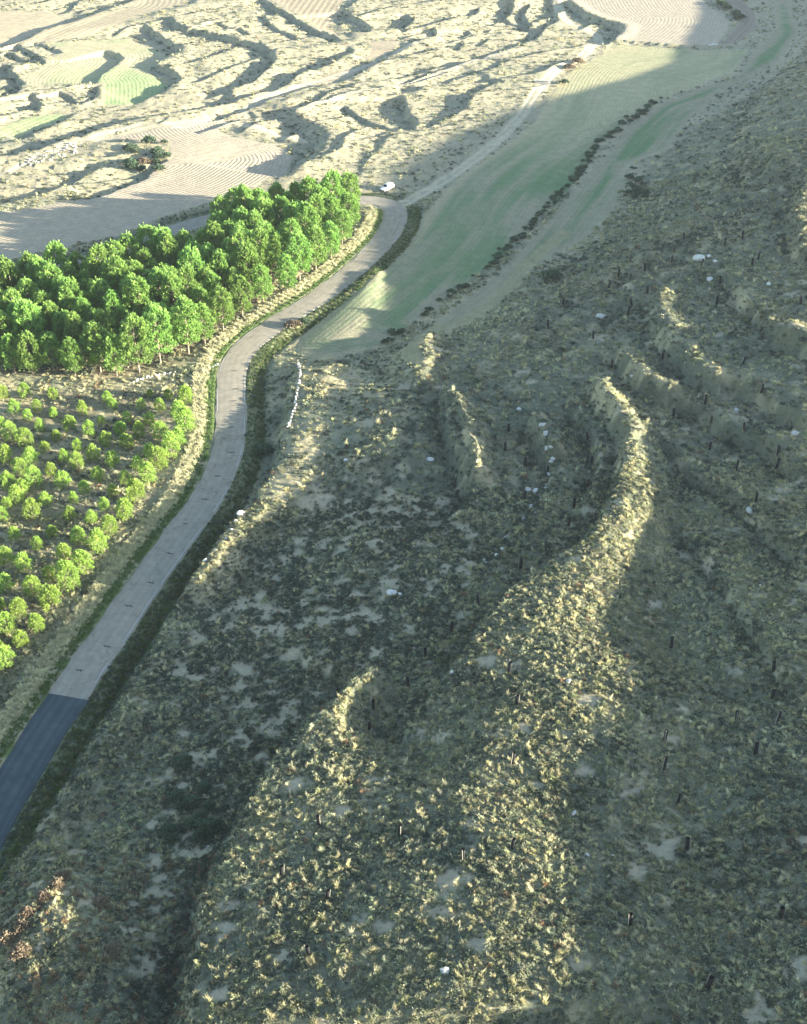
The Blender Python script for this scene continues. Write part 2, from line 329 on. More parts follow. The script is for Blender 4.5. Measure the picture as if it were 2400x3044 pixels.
# -- ground relief away from the road, fields stay even
fields_sd = {k: poly_sd(Xf, Yf, W(v[0])) for k, v in FIELDS.items()}
infield = np.zeros(Xf.shape)
for d in fields_sd.values(): infield = np.maximum(infield, sm(-.8, .8, d))
track_m = np.zeros(Xf.shape); track_rut = np.zeros(Xf.shape); track_c = np.zeros(Xf.shape + (3,))
TRK = []
for pts, hw, c in TRACKS:
    L_ = smooth_line(W(pts), 2.0); TRK.append((L_, hw))
    m = (Xf > L_[:, 0].min() - 9) & (Xf < L_[:, 0].max() + 9) & (Yf > L_[:, 1].min() - 9) & (Yf < L_[:, 1].max() + 9)
    d, sg, f, _, _ = line_dist(Xf[m], Yf[m], L_)
    t = 1 - sm(hw * .75, hw * 1.25, d); up = t > track_m[m]
    idx = np.where(m)[0][up]
    track_m[idx] = t[up]; track_c[idx] = c
    track_rut[idx] = np.exp(-((d[up] - hw * .5) / (hw * .25)) ** 2)
rough = (1 - infield) * (1 - .8 * track_m) * sm(RHW + .5, RHW + 3, d_road)
Z += rough * ((fbm(Xf, Yf, 7.0, 0, 3) - .5) * .55 + (fbm(Xf, Yf, 1.7, 3, 2) - .5) * .28)
Z += -.10 * track_rut * track_m
hillm = sm(0.4, 2.0, base(Xf, Yf))
nearm = 1 - sm(180, 330, Yf)
# ploughed ridges as real relief where the grid carries them
FUR = np.zeros(Xf.shape); FAMP = np.zeros(Xf.shape); FSP = np.full(Xf.shape, 2.0)
ALB = np.zeros(Xf.shape + (3,))
# scrubland soil and thatch colours, plus shade painted between the hill plants
n1 = fbm(Xf, Yf, 26, 1); n2 = fbm(Xf, Yf, 6, 4); n3 = fbm(Xf, Yf, 2.2, 2, 2)
# the dark scrub belt between the road bank and the sunlit ridge
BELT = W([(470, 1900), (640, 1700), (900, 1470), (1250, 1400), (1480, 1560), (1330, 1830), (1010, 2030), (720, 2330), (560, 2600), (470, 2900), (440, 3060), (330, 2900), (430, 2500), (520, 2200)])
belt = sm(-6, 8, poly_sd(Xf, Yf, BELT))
straw, olive, soil, dark = (np.array(c) for c in ((.36, .31, .19), (.165, .185, .125), (.27, .215, .15), (.085, .09, .06)))
ALB[:] = straw
ALB += (olive - ALB) * sm(.42, .66, n2 * .6 + n1 * .4)[:, None] * .7
ALB += (olive * .6 - ALB) * (hillm * .8 * sm(.2, .55, n3))[:, None]  # hill ground darkened: shaded gaps under the plants put into the colour
bare = np.zeros(Xf.shape); rb = np.random.default_rng(21)
bx, by = [], []
while len(bx) < 420:
    y_ = 45 + 190 * rb.random(); x_ = (rb.random() * 2 - 1) * half_frame(y_)
    if base(x_, y_) < 1.5: continue
    if (in_poly(np.array([x_]), np.array([y_]), BELT)[0] and rb.random() < .9) or rb.random() < .09: bx.append(x_); by.append(y_)
for x_, y_, r_ in zip(bx, by, rb.gamma(6, .16, len(bx)).clip(.4, 2.0)):
    i0, i1 = np.searchsorted(YS, (y_ - 3 * r_, y_ + 3 * r_)); sl_ = slice(i0 * SH[1], i1 * SH[1])
    xx, yy = Xf[sl_], Yf[sl_]; m_ = np.abs(xx - x_) < 3 * r_
    dd_ = np.hypot((xx[m_] - x_) * .8, yy[m_] - y_) / r_ + (fbm(xx[m_], yy[m_], .8, 2, 3) - .5) * 2.4
    v_ = bare[sl_]; v_[m_] = np.maximum(v_[m_], 1 - sm(.55, 1.15, dd_))
bare *= hillm
ALB += (np.array((.40, .34, .23)) - ALB) * (bare * .85)[:, None]
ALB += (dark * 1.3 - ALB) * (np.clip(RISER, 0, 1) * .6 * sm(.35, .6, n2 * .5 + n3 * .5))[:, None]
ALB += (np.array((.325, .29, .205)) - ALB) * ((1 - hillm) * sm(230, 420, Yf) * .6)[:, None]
# verges of the road: green inner strip, straw outer strip on the plantation side, dark green ditch on the hill side
gl = (sg_road > 0) * (1 - sm(1.4, 2.6, d_road - RHW)) * (Yf < 300)
ALB += (np.array((.13, .17, .06)) - ALB) * (gl * sm(.3, .55, n3))[:, None]
sl = (sg_road > 0) * sm(1.6, 2.4, d_road - RHW) * (1 - sm(3.4, 5.0, d_road - RHW)) * (Yf < 300)
ALB += (np.array((.42, .35, .20)) - ALB) * (sl * .85)[:, None]
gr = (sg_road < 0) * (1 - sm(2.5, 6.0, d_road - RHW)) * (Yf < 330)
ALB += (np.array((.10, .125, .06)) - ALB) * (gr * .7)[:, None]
# plantation floors
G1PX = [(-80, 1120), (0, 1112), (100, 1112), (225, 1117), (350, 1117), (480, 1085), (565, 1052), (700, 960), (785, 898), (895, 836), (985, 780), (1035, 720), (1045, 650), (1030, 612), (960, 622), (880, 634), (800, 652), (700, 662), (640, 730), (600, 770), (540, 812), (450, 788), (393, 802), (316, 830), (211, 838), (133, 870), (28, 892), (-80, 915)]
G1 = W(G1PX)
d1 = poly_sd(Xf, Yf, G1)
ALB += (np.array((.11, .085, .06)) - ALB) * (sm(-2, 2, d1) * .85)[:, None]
G2PX = [(-120, 1150), (0, 1150), (240, 1160), (420, 1150), (560, 1140), (600, 1190), (590, 1300), (520, 1420), (400, 1570), (310, 1700), (200, 1850), (60, 2030), (-40, 2160), (-120, 2200)]
G2 = W(G2PX)
d2 = poly_sd(Xf, Yf, G2)
ALB += (np.array((.17, .14, .09)) - ALB) * (sm(-1, 3, d2) * .75 * sm(.3, .6, n2))[:, None]
for k, (pts, guide, sp, c, amp) in FIELDS.items():
    d = fields_sd[k]; m = d > -1.5
    if not m.any(): continue
    t = sm(-.7, .7, d[m])
    gl_ = smooth_line(W(guide), 3.0)
    dist = line_dist(Xf[m], Yf[m], gl_)[0]
    col = np.tile(np.array(c, float), (m.sum(), 1))
    x, y = Xf[m], Yf[m]
    if k == 'valley':
        g = sm(.30, .72, fbm(x, y, 40, 0, 2) * .4 + fbm(dist * 8, y, 26, 3, 3) * .6) * sm(1.5, 6, dist)
        far_ = sm(330, 400, y)
        col += (np.array((.115, .20, .085)) - col) * (g * .95 * (1 - .35 * far_))[:, None]
        col += (np.array((.40, .37, .21)) - col) * (far_ * .75 * (1 - .5 * g))[:, None]
        col += (np.array((.40, .34, .20)) - col) * ((1 - sm(1, 4.5, dist)) * .6)[:, None]
    if k == 'strip':
        g = sm(.25, .7, fbm(dist * 8, y, 24, 2, 3)) * sm(1, 4, d[m])
        col += (np.array((.115, .20, .085)) - col) * (g * .95)[:, None]
    if k in ('sown', 'left_strip'):
        wx = W(C1((1180, 760)))[0]
        g = np.exp(-(((x - wx[0]) / 14) ** 2 + ((y - wx[1]) / 22) ** 2)) if k == 'sown' else .35
        g = g + .35 * sm(.5, .7, fbm(x, y, 20, 1, 2))
        col += (np.array((.25, .33, .15)) - col) * np.clip(g, 0, .8)[:, None]
    ALB[m] += (col - ALB[m]) * t[:, None]
    FUR[m] = dist; FSP[m] = sp; FAMP[m] = np.maximum(FAMP[m], amp * sm(.3, 1.8, d[m]))
    Z[m] += (.05 if k == 'ploughed' else 0) * amp * sm(.3, 1.8, d[m]) * np.sin(2 * math.pi * dist / sp) * (Yf[m] < 460)
tm = track_m * (1 - .65 * (1 - track_rut) * sm(.35, .6, n3))
ALB += (track_c - ALB) * tm[:, None] * (track_m > 0)[:, None]
FAMP *= 1 - np.clip(track_m, 0, 1)
Z2 = Z.reshape(SH)

def zat(x, y):
    """height of the finished ground"""
    x = np.asarray(x, float); y = np.asarray(y, float)
    i = np.clip(np.searchsorted(YS, y) - 1, 0, len(YS) - 2); fy = np.clip((y - YS[i]) / (YS[i + 1] - YS[i]), 0, 1)
    wv = WS[i] + (WS[i + 1] - WS[i]) * fy; t = np.clip(x / wv, TS[0], TS[-1])
    j = np.clip(np.searchsorted(TS, t) - 1, 0, len(TS) - 2); fx = (t - TS[j]) / (TS[j + 1] - TS[j])
    a = Z2[i, j] * (1 - fx) + Z2[i, j + 1] * fx; b = Z2[i + 1, j] * (1 - fx) + Z2[i + 1, j + 1] * fx
    return a * (1 - fy) + b * fy
def grid_at(A, x, y):
    A = A.reshape(SH)
    i = np.clip(np.searchsorted(YS, y), 0, len(YS) - 1); t = x / WS[i]
    j = np.clip(np.searchsorted(TS, t), 0, len(TS) - 1)
    return A[i, j]
def on_ground(px, py, dz=0):
    p = cast(px, py, zat); return (float(p[0]), float(p[1]), float(zat(p[0], p[1])) + dz)

# ------------------------------------------------------------------ materials
def new_mat(name):
    m = bpy.data.materials.new(name); m.use_nodes = True
    n = m.node_tree; b = n.nodes['Principled BSDF']
    b.inputs['Roughness'].default_value = .9
    b.inputs['Specular IOR Level'].default_value = .15
    return m, n, b
def nd(n, t, **kw):
    o = n.nodes.new(t)
    for k, v in kw.items(): setattr(o, k, v)
    return o
def math_(n, op, a, b=None):
    o = nd(n, 'ShaderNodeMath', operation=op)
    for i, v in enumerate((a, b)):
        if v is None: continue
        if isinstance(v, (int, float)): o.inputs[i].default_value = v
        else: n.links.new(v, o.inputs[i])
    return o.outputs[0]
def noise_(n, scale, detail=3, rough=.6, vec=None):
    o = nd(n, 'ShaderNodeTexNoise'); o.inputs['Scale'].default_value = scale
    o.inputs['Detail'].default_value = detail; o.inputs['Roughness'].default_value = rough
    if vec is not None: n.links.new(vec, o.inputs['Vector'])
    return o.outputs['Fac']
def ramp_(n, fac, stops):
    o = nd(n, 'ShaderNodeValToRGB'); r = o.color_ramp
    while len(r.elements) < len(stops): r.elements.new(.5)
    for e, (p, c) in zip(r.elements, stops): e.position = p; e.color = tuple(c) + (1,)
    n.links.new(fac, o.inputs[0]); return o.outputs[0]
def mix_(n, fac, a, b, mode='MIX'):
    o = nd(n, 'ShaderNodeMix', data_type='RGBA', blend_type=mode)
    for s, v in ((o.inputs[0], fac), (o.inputs[6], a), (o.inputs[7], b)):
        if isinstance(v, (int, float)): s.default_value = v
        elif isinstance(v, tuple): s.default_value = v + (1,)
        else: n.links.new(v, s)
    return o.outputs[2]
def bump_(n, b, h, strength=.5, dist=.1):
    o = nd(n, 'ShaderNodeBump'); o.inputs['Strength'].default_value = strength; o.inputs['Distance'].default_value = dist
    n.links.new(h, o.inputs['Height']); n.links.new(o.outputs[0], b.inputs['Normal'])

M_GROUND, n, b = new_mat('ground_soil')
geo = nd(n, 'ShaderNodeNewGeometry'); pos = geo.outputs['Position']
alb = nd(n, 'ShaderNodeAttribute', attribute_name='albedo').outputs['Color']
fur = nd(n, 'ShaderNodeAttribute', attribute_name='furrow').outputs['Fac']
fam = nd(n, 'ShaderNodeAttribute', attribute_name='ridging').outputs['Fac']
na = noise_(n, 1.6, 5, .7, pos); nb = noise_(n, .35, 3, .6, pos); nc = noise_(n, 6.0, 3, .7, pos)
wav = math_(n, 'SINE', math_(n, 'ADD', math_(n, 'MULTIPLY', fur, 2 * math.pi), math_(n, 'MULTIPLY', nb, 2.0)))
wv01 = math_(n, 'MULTIPLY', math_(n, 'ADD', wav, 1.0), .5)
v = ramp_(n, na, [(.25, (.62, .62, .60)), (.5, (1, 1, 1)), (.75, (1.28, 1.26, 1.22))])
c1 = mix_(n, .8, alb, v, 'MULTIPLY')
v2 = ramp_(n, nb, [(.3, (.85, .86, .85)), (.7, (1.12, 1.1, 1.06))])
c2 = mix_(n, 1.0, c1, v2, 'MULTIPLY')
fcol = mix_(n, wv01, (.74, .72, .69), (1.10, 1.09, 1.07))
c3 = mix_(n, fam, c2, mix_(n, 1.0, c2, fcol, 'MULTIPLY'))
n.links.new(c3, b.inputs['Base Color'])
hgt = math_(n, 'ADD', math_(n, 'MULTIPLY', math_(n, 'ADD', na, math_(n, 'MULTIPLY', nc, .5)), .6), math_(n, 'MULTIPLY', math_(n, 'MULTIPLY', wv01, fam), .8))
bump_(n, b, hgt, .8, .25)

# ------------------------------------------------------------------ terrain meshes: ground plus one sheet for each field
gy, gx = np.gradient(Z2, axis=0), np.gradient(Z2, axis=1)
Xg_i, Xg_j = np.gradient(X, axis=0), np.gradient(X, axis=1); Yg_i = np.gradient(Y, axis=0)
zx = gx / Xg_j; zy = (gy - zx * Xg_i) / Yg_i
NRM = np.stack([-zx, -zy, np.ones(SH)], -1); NRM /= np.linalg.norm(NRM, axis=-1, keepdims=True); NRM = NRM.reshape(-1, 3)
ni, nj = SH
I, J = np.meshgrid(np.arange(ni - 1), np.arange(nj - 1), indexing='ij')
q = np.stack([I * nj + J, I * nj + J + 1, (I + 1) * nj + J + 1, (I + 1) * nj + J], -1).reshape(-1, 4)
zone = np.zeros(len(q), int); names = ['ground']; 
for k, (key, d) in enumerate(fields_sd.items()):
    dd = d[q].mean(1); zone[dd > 0] = k + 1; names.append(key)
tmq = track_m[q].mean(1); zone[(tmq > .5)] = 99
fnames = {'ploughed': 'ploughed_field', 'valley': 'sown_field', 'strip': 'sown_field', 'high_ploughed': 'ploughed_field', 'dark_strip': 'ploughed_field'}
VCO = np.stack([Xf, Yf, Z], -1)
def sub_sheet(name, fq):
    u, inv = np.unique(fq, return_inverse=True); inv = inv.reshape(fq.shape)
    me = np_mesh(name, VCO[u], inv, M_GROUND, True)
    a = me.attributes.new('albedo', 'FLOAT_COLOR', 'POINT')
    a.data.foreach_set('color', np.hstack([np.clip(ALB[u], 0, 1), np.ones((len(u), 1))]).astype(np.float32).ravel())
    a = me.attributes.new('furrow', 'FLOAT', 'POINT'); a.data.foreach_set('value', (FUR[u] / FSP[u]).astype(np.float32))
    a = me.attributes.new('ridging', 'FLOAT', 'POINT'); a.data.foreach_set('value', np.clip(FAMP[u], 0, 1).astype(np.float32))
    me.normals_split_custom_set_from_vertices(NRM[u].astype(np.float32))
    return tag(mesh_obj(name, me), kind='structure')
for z in np.unique(zone):
    nm = 'ground' if z == 0 else 'path' if z == 99 else fnames.get(names[z], 'stubble_field')
    o = sub_sheet(nm, q[zone == z])
    if z == 0: o['label'] = 'dry scrub hillside and terraces around the road and fields'
    elif z == 99: o['label'] = 'pale dirt tracks along the sown valley field'

# ------------------------------------------------------------------ the road
tang = np.gradient(ROAD[:, :2], axis=0); tang /= np.linalg.norm(tang, axis=1, keepdims=True)
nrm2 = np.stack([-tang[:, 1], tang[:, 0]], -1)
SEAM = W([(204, 2072)], flat0)[0]
i_seam = int(np.argmin(np.hypot(ROAD[:, 0] - SEAM[0], ROAD[:, 1] - SEAM[1])))
rl = np.random.default_rng(3)
edge_l = RHW + np.convolve(rl.normal(0, .32, len(ROAD)), np.ones(3) / 3, 'same')
edge_r = RHW + np.convolve(rl.normal(0, .22, len(ROAD)), np.ones(3) / 3, 'same')
def ribbon(name, a, b, offs, zz, mat, skirt=True):
    P, F = [], []
    rows = range(a, b + 1)
    for i in rows:
        for k, o in enumerate(offs):
            e = o(i) if callable(o) else o
            P.append((ROAD[i, 0] + nrm2[i, 0] * e, ROAD[i, 1] + nrm2[i, 1] * e, zz[k] if hasattr(zz, '__len__') else zz))
    k = len(offs)
    for r in range(b - a):
        for c in range(k - 1):
            F.append((r * k + c, (r + 1) * k + c, (r + 1) * k + c + 1, r * k + c + 1))
    F = [f[::-1] for f in F]
    return np_mesh(name, P, F, mat, False)
M_ROAD, n, b = new_mat('worn_asphalt')
geo = nd(n, 'ShaderNodeNewGeometry'); pos = geo.outputs['Position']
na = noise_(n, .5, 4, .6, pos); nb = noise_(n, 9, 3, .7, pos)
vor = nd(n, 'ShaderNodeTexVoronoi', feature='DISTANCE_TO_EDGE'); vor.inputs['Scale'].default_value = .16
wp = nd(n, 'ShaderNodeVectorMath', operation='ADD'); nz = nd(n, 'ShaderNodeTexNoise'); nz.inputs['Scale'].default_value = .6; n.links.new(pos, nz.inputs[0])
sc_ = nd(n, 'ShaderNodeVectorMath', operation='SCALE'); n.links.new(nz.outputs['Color'], sc_.inputs[0]); sc_.inputs['Scale'].default_value = 3.0
n.links.new(pos, wp.inputs[0]); n.links.new(sc_.outputs[0], wp.inputs[1]); n.links.new(wp.outputs[0], vor.inputs['Vector'])
crack = ramp_(n, vor.outputs['Distance'], [(0, (.35, .35, .35)), (.012, (.5, .5, .5)), (.02, (1, 1, 1))])
rc = ramp_(n, na, [(.3, (.25, .22, .17)), (.55, (.31, .27, .205)), (.75, (.355, .31, .235))])
rc = mix_(n, .5, rc, ramp_(n, nb, [(.3, (.8, .8, .8)), (.7, (1.15, 1.15, 1.15))]), 'MULTIPLY')
rc = mix_(n, .35, rc, crack, 'MULTIPLY')
u_at = nd(n, 'ShaderNodeAttribute', attribute_name='across').outputs['Fac']
rut = ramp_(n, math_(n, 'ABSOLUTE', u_at), [(.0, (.92, .92, .93)), (.25, (1.08, 1.07, 1.05)), (.45, (.93, .93, .94)), (.62, (1.07, 1.06, 1.04)), (.85, (.95, .95, .95)), (1, (1.05, 1.02, .96))])
rc = mix_(n, .7, rc, rut, 'MULTIPLY')
n.links.new(rc, b.inputs['Base Color']); b.inputs['Roughness'].default_value = .8
bump_(n, b, nb, .25, .02)
M_NEWROAD, n, b = new_mat('fresh_asphalt')
geo = nd(n, 'ShaderNodeNewGeometry'); pos = geo.outputs['Position']
u_at = nd(n, 'ShaderNodeAttribute', attribute_name='across').outputs['Fac']
rc = ramp_(n, noise_(n, .4, 4, .6, pos), [(.3, (.038, .055, .058)), (.7, (.062, .085, .088))])
rc = mix_(n, .8, rc, ramp_(n, math_(n, 'ABSOLUTE', u_at), [(.0, (.85, .85, .87)), (.3, (1.25, 1.25, 1.25)), (.5, (.85, .85, .88)), (.68, (1.2, 1.2, 1.2)), (.85, (.85, .86, .9)), (1, (1.0, 1.0, 1.0))]), 'MULTIPLY')
n.links.new(rc, b.inputs['Base Color']); b.inputs['Roughness'].default_value = .7
OFF = [lambda i: -edge_r[i] - .25, lambda i: -edge_r[i], -2.2, -1.5, -.8, 0, .8, 1.5, 2.2, lambda i: edge_l[i], lambda i: edge_l[i] + .25]
ZZ = [-.2, .02, .05, .06, .07, .075, .07, .06, .05, .02, -.2]
ACR = [-1, -1, -.72, -.49, -.26, 0, .26, .49, .72, 1, 1]
def road_piece(name, a, b, mat, label):
    me = ribbon(name, a, b, OFF, ZZ, mat)
    at = me.attributes.new('across', 'FLOAT', 'POINT'); at.data.foreach_set('value', np.tile(np.array(ACR, np.float32), b - a + 1))
    return tag(mesh_obj(name, me), label, kind='structure')
road_old = road_piece('road', i_seam, len(ROAD) - 1, M_ROAD, 'worn pale grey country road curving past the pine plantation')
road_new = road_piece('road', 0, i_seam, M_NEWROAD, 'newly laid dark asphalt stretch of the country road')
M_PAINT, n, b = new_mat('road_paint')
geo = nd(n, 'ShaderNodeNewGeometry')
b.inputs['Base Color'].default_value = (.50, .50, .47, 1)
def edge_line(side, spans, parent):
    for a, c in spans:
        off = (lambda i: side * (RHW - .30) - .045, lambda i: side * (RHW - .30) + .045)
        me = ribbon('edge_line', a, c, off, .062, M_PAINT)
        mesh_obj('edge_line', me, parent)
def spans(a, b, lo, hi, gap):
    out = []; i = a; r = random.Random(a * 7 + b)
    while i < b:
        e = min(b, i + r.randint(lo, hi)); 
        if e > i: out.append((i, e))
        i = e + r.randint(*gap)
    return out
i_j = int(np.argmin(np.hypot(*(ROAD[:, :2] - W([(1168, 615)], flat0)[0]).T)))
edge_line(-1, spans(i_seam + 2, i_j - 12, 3, 10, (1, 4)), road_old)
edge_line(1, spans(i_j - 70, i_j - 14, 3, 6, (4, 9)), road_old)
# short tar repair strips across the lane
M_TAR, n, b = new_mat('tar_repair'); b.inputs['Base Color'].default_value = (.06, .058, .055, 1)
for k in range(13):
    i = i_seam + 3 + k * 5 + random.randint(-1, 1)
    if i > i_j: break
    e0 = random.uniform(-1.0, .8); ln = random.uniform(.5, 1.0)
    P = []; c = ROAD[i, :2] + nrm2[i] * e0
    for a in range(9):
        s = (a / 8 - .5) * 2; wv = .13 * (1 - s * s) + .03
        q0 = c + nrm2[i] * s * ln + tang[i] * (.15 * math.sin(a * 1.9 + k))
        P += [(q0[0] + tang[i][0] * wv, q0[1] + tang[i][1] * wv, .084), (q0[0] - tang[i][0] * wv, q0[1] - tang[i][1] * wv, .084)]
    mesh_obj('tar_patch', np_mesh('tar_patch', P, [(2 * a, 2 * a + 2, 2 * a + 3, 2 * a + 1) for a in range(8)], M_TAR), road_old)

# ------------------------------------------------------------------ plants: leaf materials
def leaf_mat(name, source, translucent=.35, var=.25):
    """source: 'instance' reads the tint given to each scattered plant, else a base colour"""
    m, n, b = new_mat(name)
    out = n.nodes['Material Output']
    if source == 'instance':
        col = nd(n, 'ShaderNodeAttribute', attribute_type='INSTANCER', attribute_name='tint').outputs['Color']
    else:
        info = nd(n, 'ShaderNodeObjectInfo')
        hs = nd(n, 'ShaderNodeHueSaturation'); hs.inputs['Color'].default_value = tuple(source) + (1,)
        n.links.new(math_(n, 'ADD', math_(n, 'MULTIPLY', info.outputs['Random'], var), 1 - var / 2), hs.inputs['Value'])
        n.links.new(math_(n, 'ADD', math_(n, 'MULTIPLY', info.outputs['Random'], .018), .488), hs.inputs['Hue'])
        col = hs.outputs[0]
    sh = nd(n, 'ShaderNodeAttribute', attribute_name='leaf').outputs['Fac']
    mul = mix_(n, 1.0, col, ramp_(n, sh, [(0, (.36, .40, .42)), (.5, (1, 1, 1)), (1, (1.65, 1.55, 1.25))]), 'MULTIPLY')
    n.links.new(mul, b.inputs['Base Color']); b.inputs['Roughness'].default_value = .7
    tr = nd(n, 'ShaderNodeBsdfTranslucent'); n.links.new(mul, tr.inputs[0])
    mx = nd(n, 'ShaderNodeMixShader'); mx.inputs[0].default_value = translucent
    n.links.new(b.outputs[0], mx.inputs[1]); n.links.new(tr.outputs[0], mx.inputs[2]); n.links.new(mx.outputs[0], out.inputs[0])
    return m
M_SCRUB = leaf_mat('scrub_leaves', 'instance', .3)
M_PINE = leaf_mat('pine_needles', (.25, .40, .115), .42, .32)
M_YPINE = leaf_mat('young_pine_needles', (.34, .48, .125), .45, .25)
M_BUSH = leaf_mat('bush_leaves', (.10, .15, .095), .3, .3)
M_RBUSH = leaf_mat('russet_leaves', (.27, .22, .155), .3, .3)
M_BARK, n, b = new_mat('pine_bark')
geo = nd(n, 'ShaderNodeNewGeometry')
n.links.new(ramp_(n, noise_(n, 6, 4, .7, geo.outputs['Position']), [(.3, (.16, .12, .09)), (.7, (.36, .29, .22))]), b.inputs['Base Color'])

def needle_mesh(name, centres, dirs, sizes, nb, spread, width, mat, rs, shade):
    """tufts of narrow leaves; centres/dirs (n,3)"""
    n = len(centres)
    c = np.repeat(centres, nb, 0); d = np.repeat(dirs, nb, 0); s = np.repeat(sizes, nb) * rs.uniform(.7, 1.2, n * nb)
    r = rs.normal(size=(n * nb, 3)); r -= (r * d).sum(1, keepdims=True) * d; r /= np.linalg.norm(r, axis=1, keepdims=True) + 1e-9
    ang = rs.uniform(.1, 1, n * nb)[:, None] * spread
    e = d * np.cos(ang) + r * np.sin(ang)
    sd_ = np.cross(e, rs.normal(size=e.shape)); sd_ /= np.linalg.norm(sd_, axis=1, keepdims=True) + 1e-9
    wv = (s * width)[:, None]
    base_ = c - e * (s * .15)[:, None]
    v = np.stack([base_ - sd_ * wv * .5, base_ + sd_ * wv * .5, c + e * (s * .6)[:, None] + sd_ * wv * .55, c + e * s[:, None], c + e * (s * .6)[:, None] - sd_ * wv * .55], 1).reshape(-1, 3)
    k = np.arange(n * nb)[:, None] * 5
    f = np.concatenate([k + [[0, 1, 2]], k + [[0, 2, 4]], k + [[4, 2, 3]]])
    me = np_mesh(name, v, f, mat)
    a = me.attributes.new('leaf', 'FLOAT', 'POINT')
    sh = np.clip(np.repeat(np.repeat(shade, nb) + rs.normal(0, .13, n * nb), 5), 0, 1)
    a.data.foreach_set('value', sh.astype(np.float32))
    return me
def cone_mesh(name, rings, mat, seg=7, parts=()):
    """rings: (x,y,z,r)"""
    V, F = [], []
    def tube(rings):
        o = len(V)
        for (x, y, z, r) in rings:
            for k in range(seg):
                a = 2 * math.pi * k / seg; V.append((x + r * math.cos(a), y + r * math.sin(a), z))
        for i in range(len(rings) - 1):
            for k in range(seg):
                F.append((o + i * seg + k, o + i * seg + (k + 1) % seg, o + (i + 1) * seg + (k + 1) % seg, o + (i + 1) * seg + k))
    tube(rings)
    for p in parts: tube(p)
    return np_mesh(name, V, F, mat, True)

def pine_meshes(seed, h, cr, bare, young):
    """crown with upswept shoots in lobes, and a trunk with limbs"""
    rs = np.random.default_rng(seed)
    C, D, S, SHD = [], [], [], []
    nl = 62 if not young else 34
    limbs = []
    for i in range(nl):
        f = (i + rs.uniform(0, 1)) / nl                      # height in crown
        z = bare + (h - bare) * (f ** .9) * .93
        prof = max(.12, 1 - ((f - (.40 if not young else .36)) / .64) ** 2) ** .55
        rad = cr * prof * rs.uniform(.72, 1.08)
        a = i * 2.39996 + rs.normal(0, .3)
        rr = rad * rs.uniform(.62, .82)
        cx, cy = math.cos(a) * rr, math.sin(a) * rr
        lr = cr * (.235 if not young else .30) * rs.uniform(.8, 1.25) * (.65 + .35 * (1 - f))
        limbs.append([(0, 0, max(bare * .7, z - rr * .55), .07 if not young else .04), (cx * .5, cy * .5, z - rr * .2, .05), (cx, cy, z, .02)])
        nn = int((34 if not young else 36) * rs.uniform(.8, 1.2))
        p = rs.normal(size=(nn, 3)); p /= np.linalg.norm(p, axis=1, keepdims=True)
        p[:, 2] = np.abs(p[:, 2]) * 1.0 - .35 * (rs.random(nn) < .4)
        rr_ = rs.uniform(.55, 1.0, nn)[:, None]
        q = p * rr_ * np.array([lr, lr, lr * 1.6])
        C.append(q + [cx, cy, z])
        out = np.array([math.cos(a) * .45, math.sin(a) * .45, .75])
        d = p * .75 + out; D.append(d / np.linalg.norm(d, axis=1, keepdims=True))
        S.append(rs.uniform(.34, .58, nn) * (1.0 if not young else .66))
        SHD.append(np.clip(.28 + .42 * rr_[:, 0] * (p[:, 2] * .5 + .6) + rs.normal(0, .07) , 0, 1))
    # leader
    nn = 40; p = rs.normal(size=(nn, 3)) * [.32, .32, .5]; C.append(p * (cr / 3) + [0, 0, h - .75]); d = p * .5 + [0, 0, 1]
    D.append(d / np.linalg.norm(d, axis=1, keepdims=True)); S.append(rs.uniform(.45, .7, nn)); SHD.append(np.full(nn, .6))
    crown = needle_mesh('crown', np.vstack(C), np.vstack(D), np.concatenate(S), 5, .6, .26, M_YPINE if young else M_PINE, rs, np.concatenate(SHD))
    lean = rs.normal(0, .12, 2)
    tr = .17 if not young else .09
    trunk = cone_mesh('trunk', [(0, 0, -.4, tr * 1.35), (0, 0, .25, tr * 1.1), (lean[0] * .5, lean[1] * .5, h * .4, tr * .8), (lean[0], lean[1], h * .7, tr * .5), (0, 0, h * .95, .03)], M_BARK, 7, limbs[::2])
    return crown, trunk
TALL = [pine_meshes(100 + i, *p, False) for i, p in enumerate([(11.8, 3.6, 2.3), (11.0, 3.3, 1.9), (12.6, 3.6, 2.6), (10.2, 3.4, 1.7), (12.2, 3.2, 2.2), (11.4, 3.8, 2.0)])]
YOUNG = [pine_meshes(200 + i, *p, True) for i, p in enumerate([(5.3, 2.45, .35), (4.7, 2.25, .3), (5.8, 2.5, .4), (4.2, 2.1, .25), (5.2, 2.15, .35)])]
def plant_pine(kind, x, y, s, label, group, rs):
    crown, trunk = kind
    e = empty('pine_tree', (x, y, float(zat(x, y)) - .05), rs.uniform(0, 6.28), (s * rs.uniform(.92, 1.08), s * rs.uniform(.92, 1.08), s))
    mesh_obj('crown', crown, e); mesh_obj('trunk', trunk, e)
    return tag(e, label, 'pine tree', group)
rs = np.random.default_rng(11)
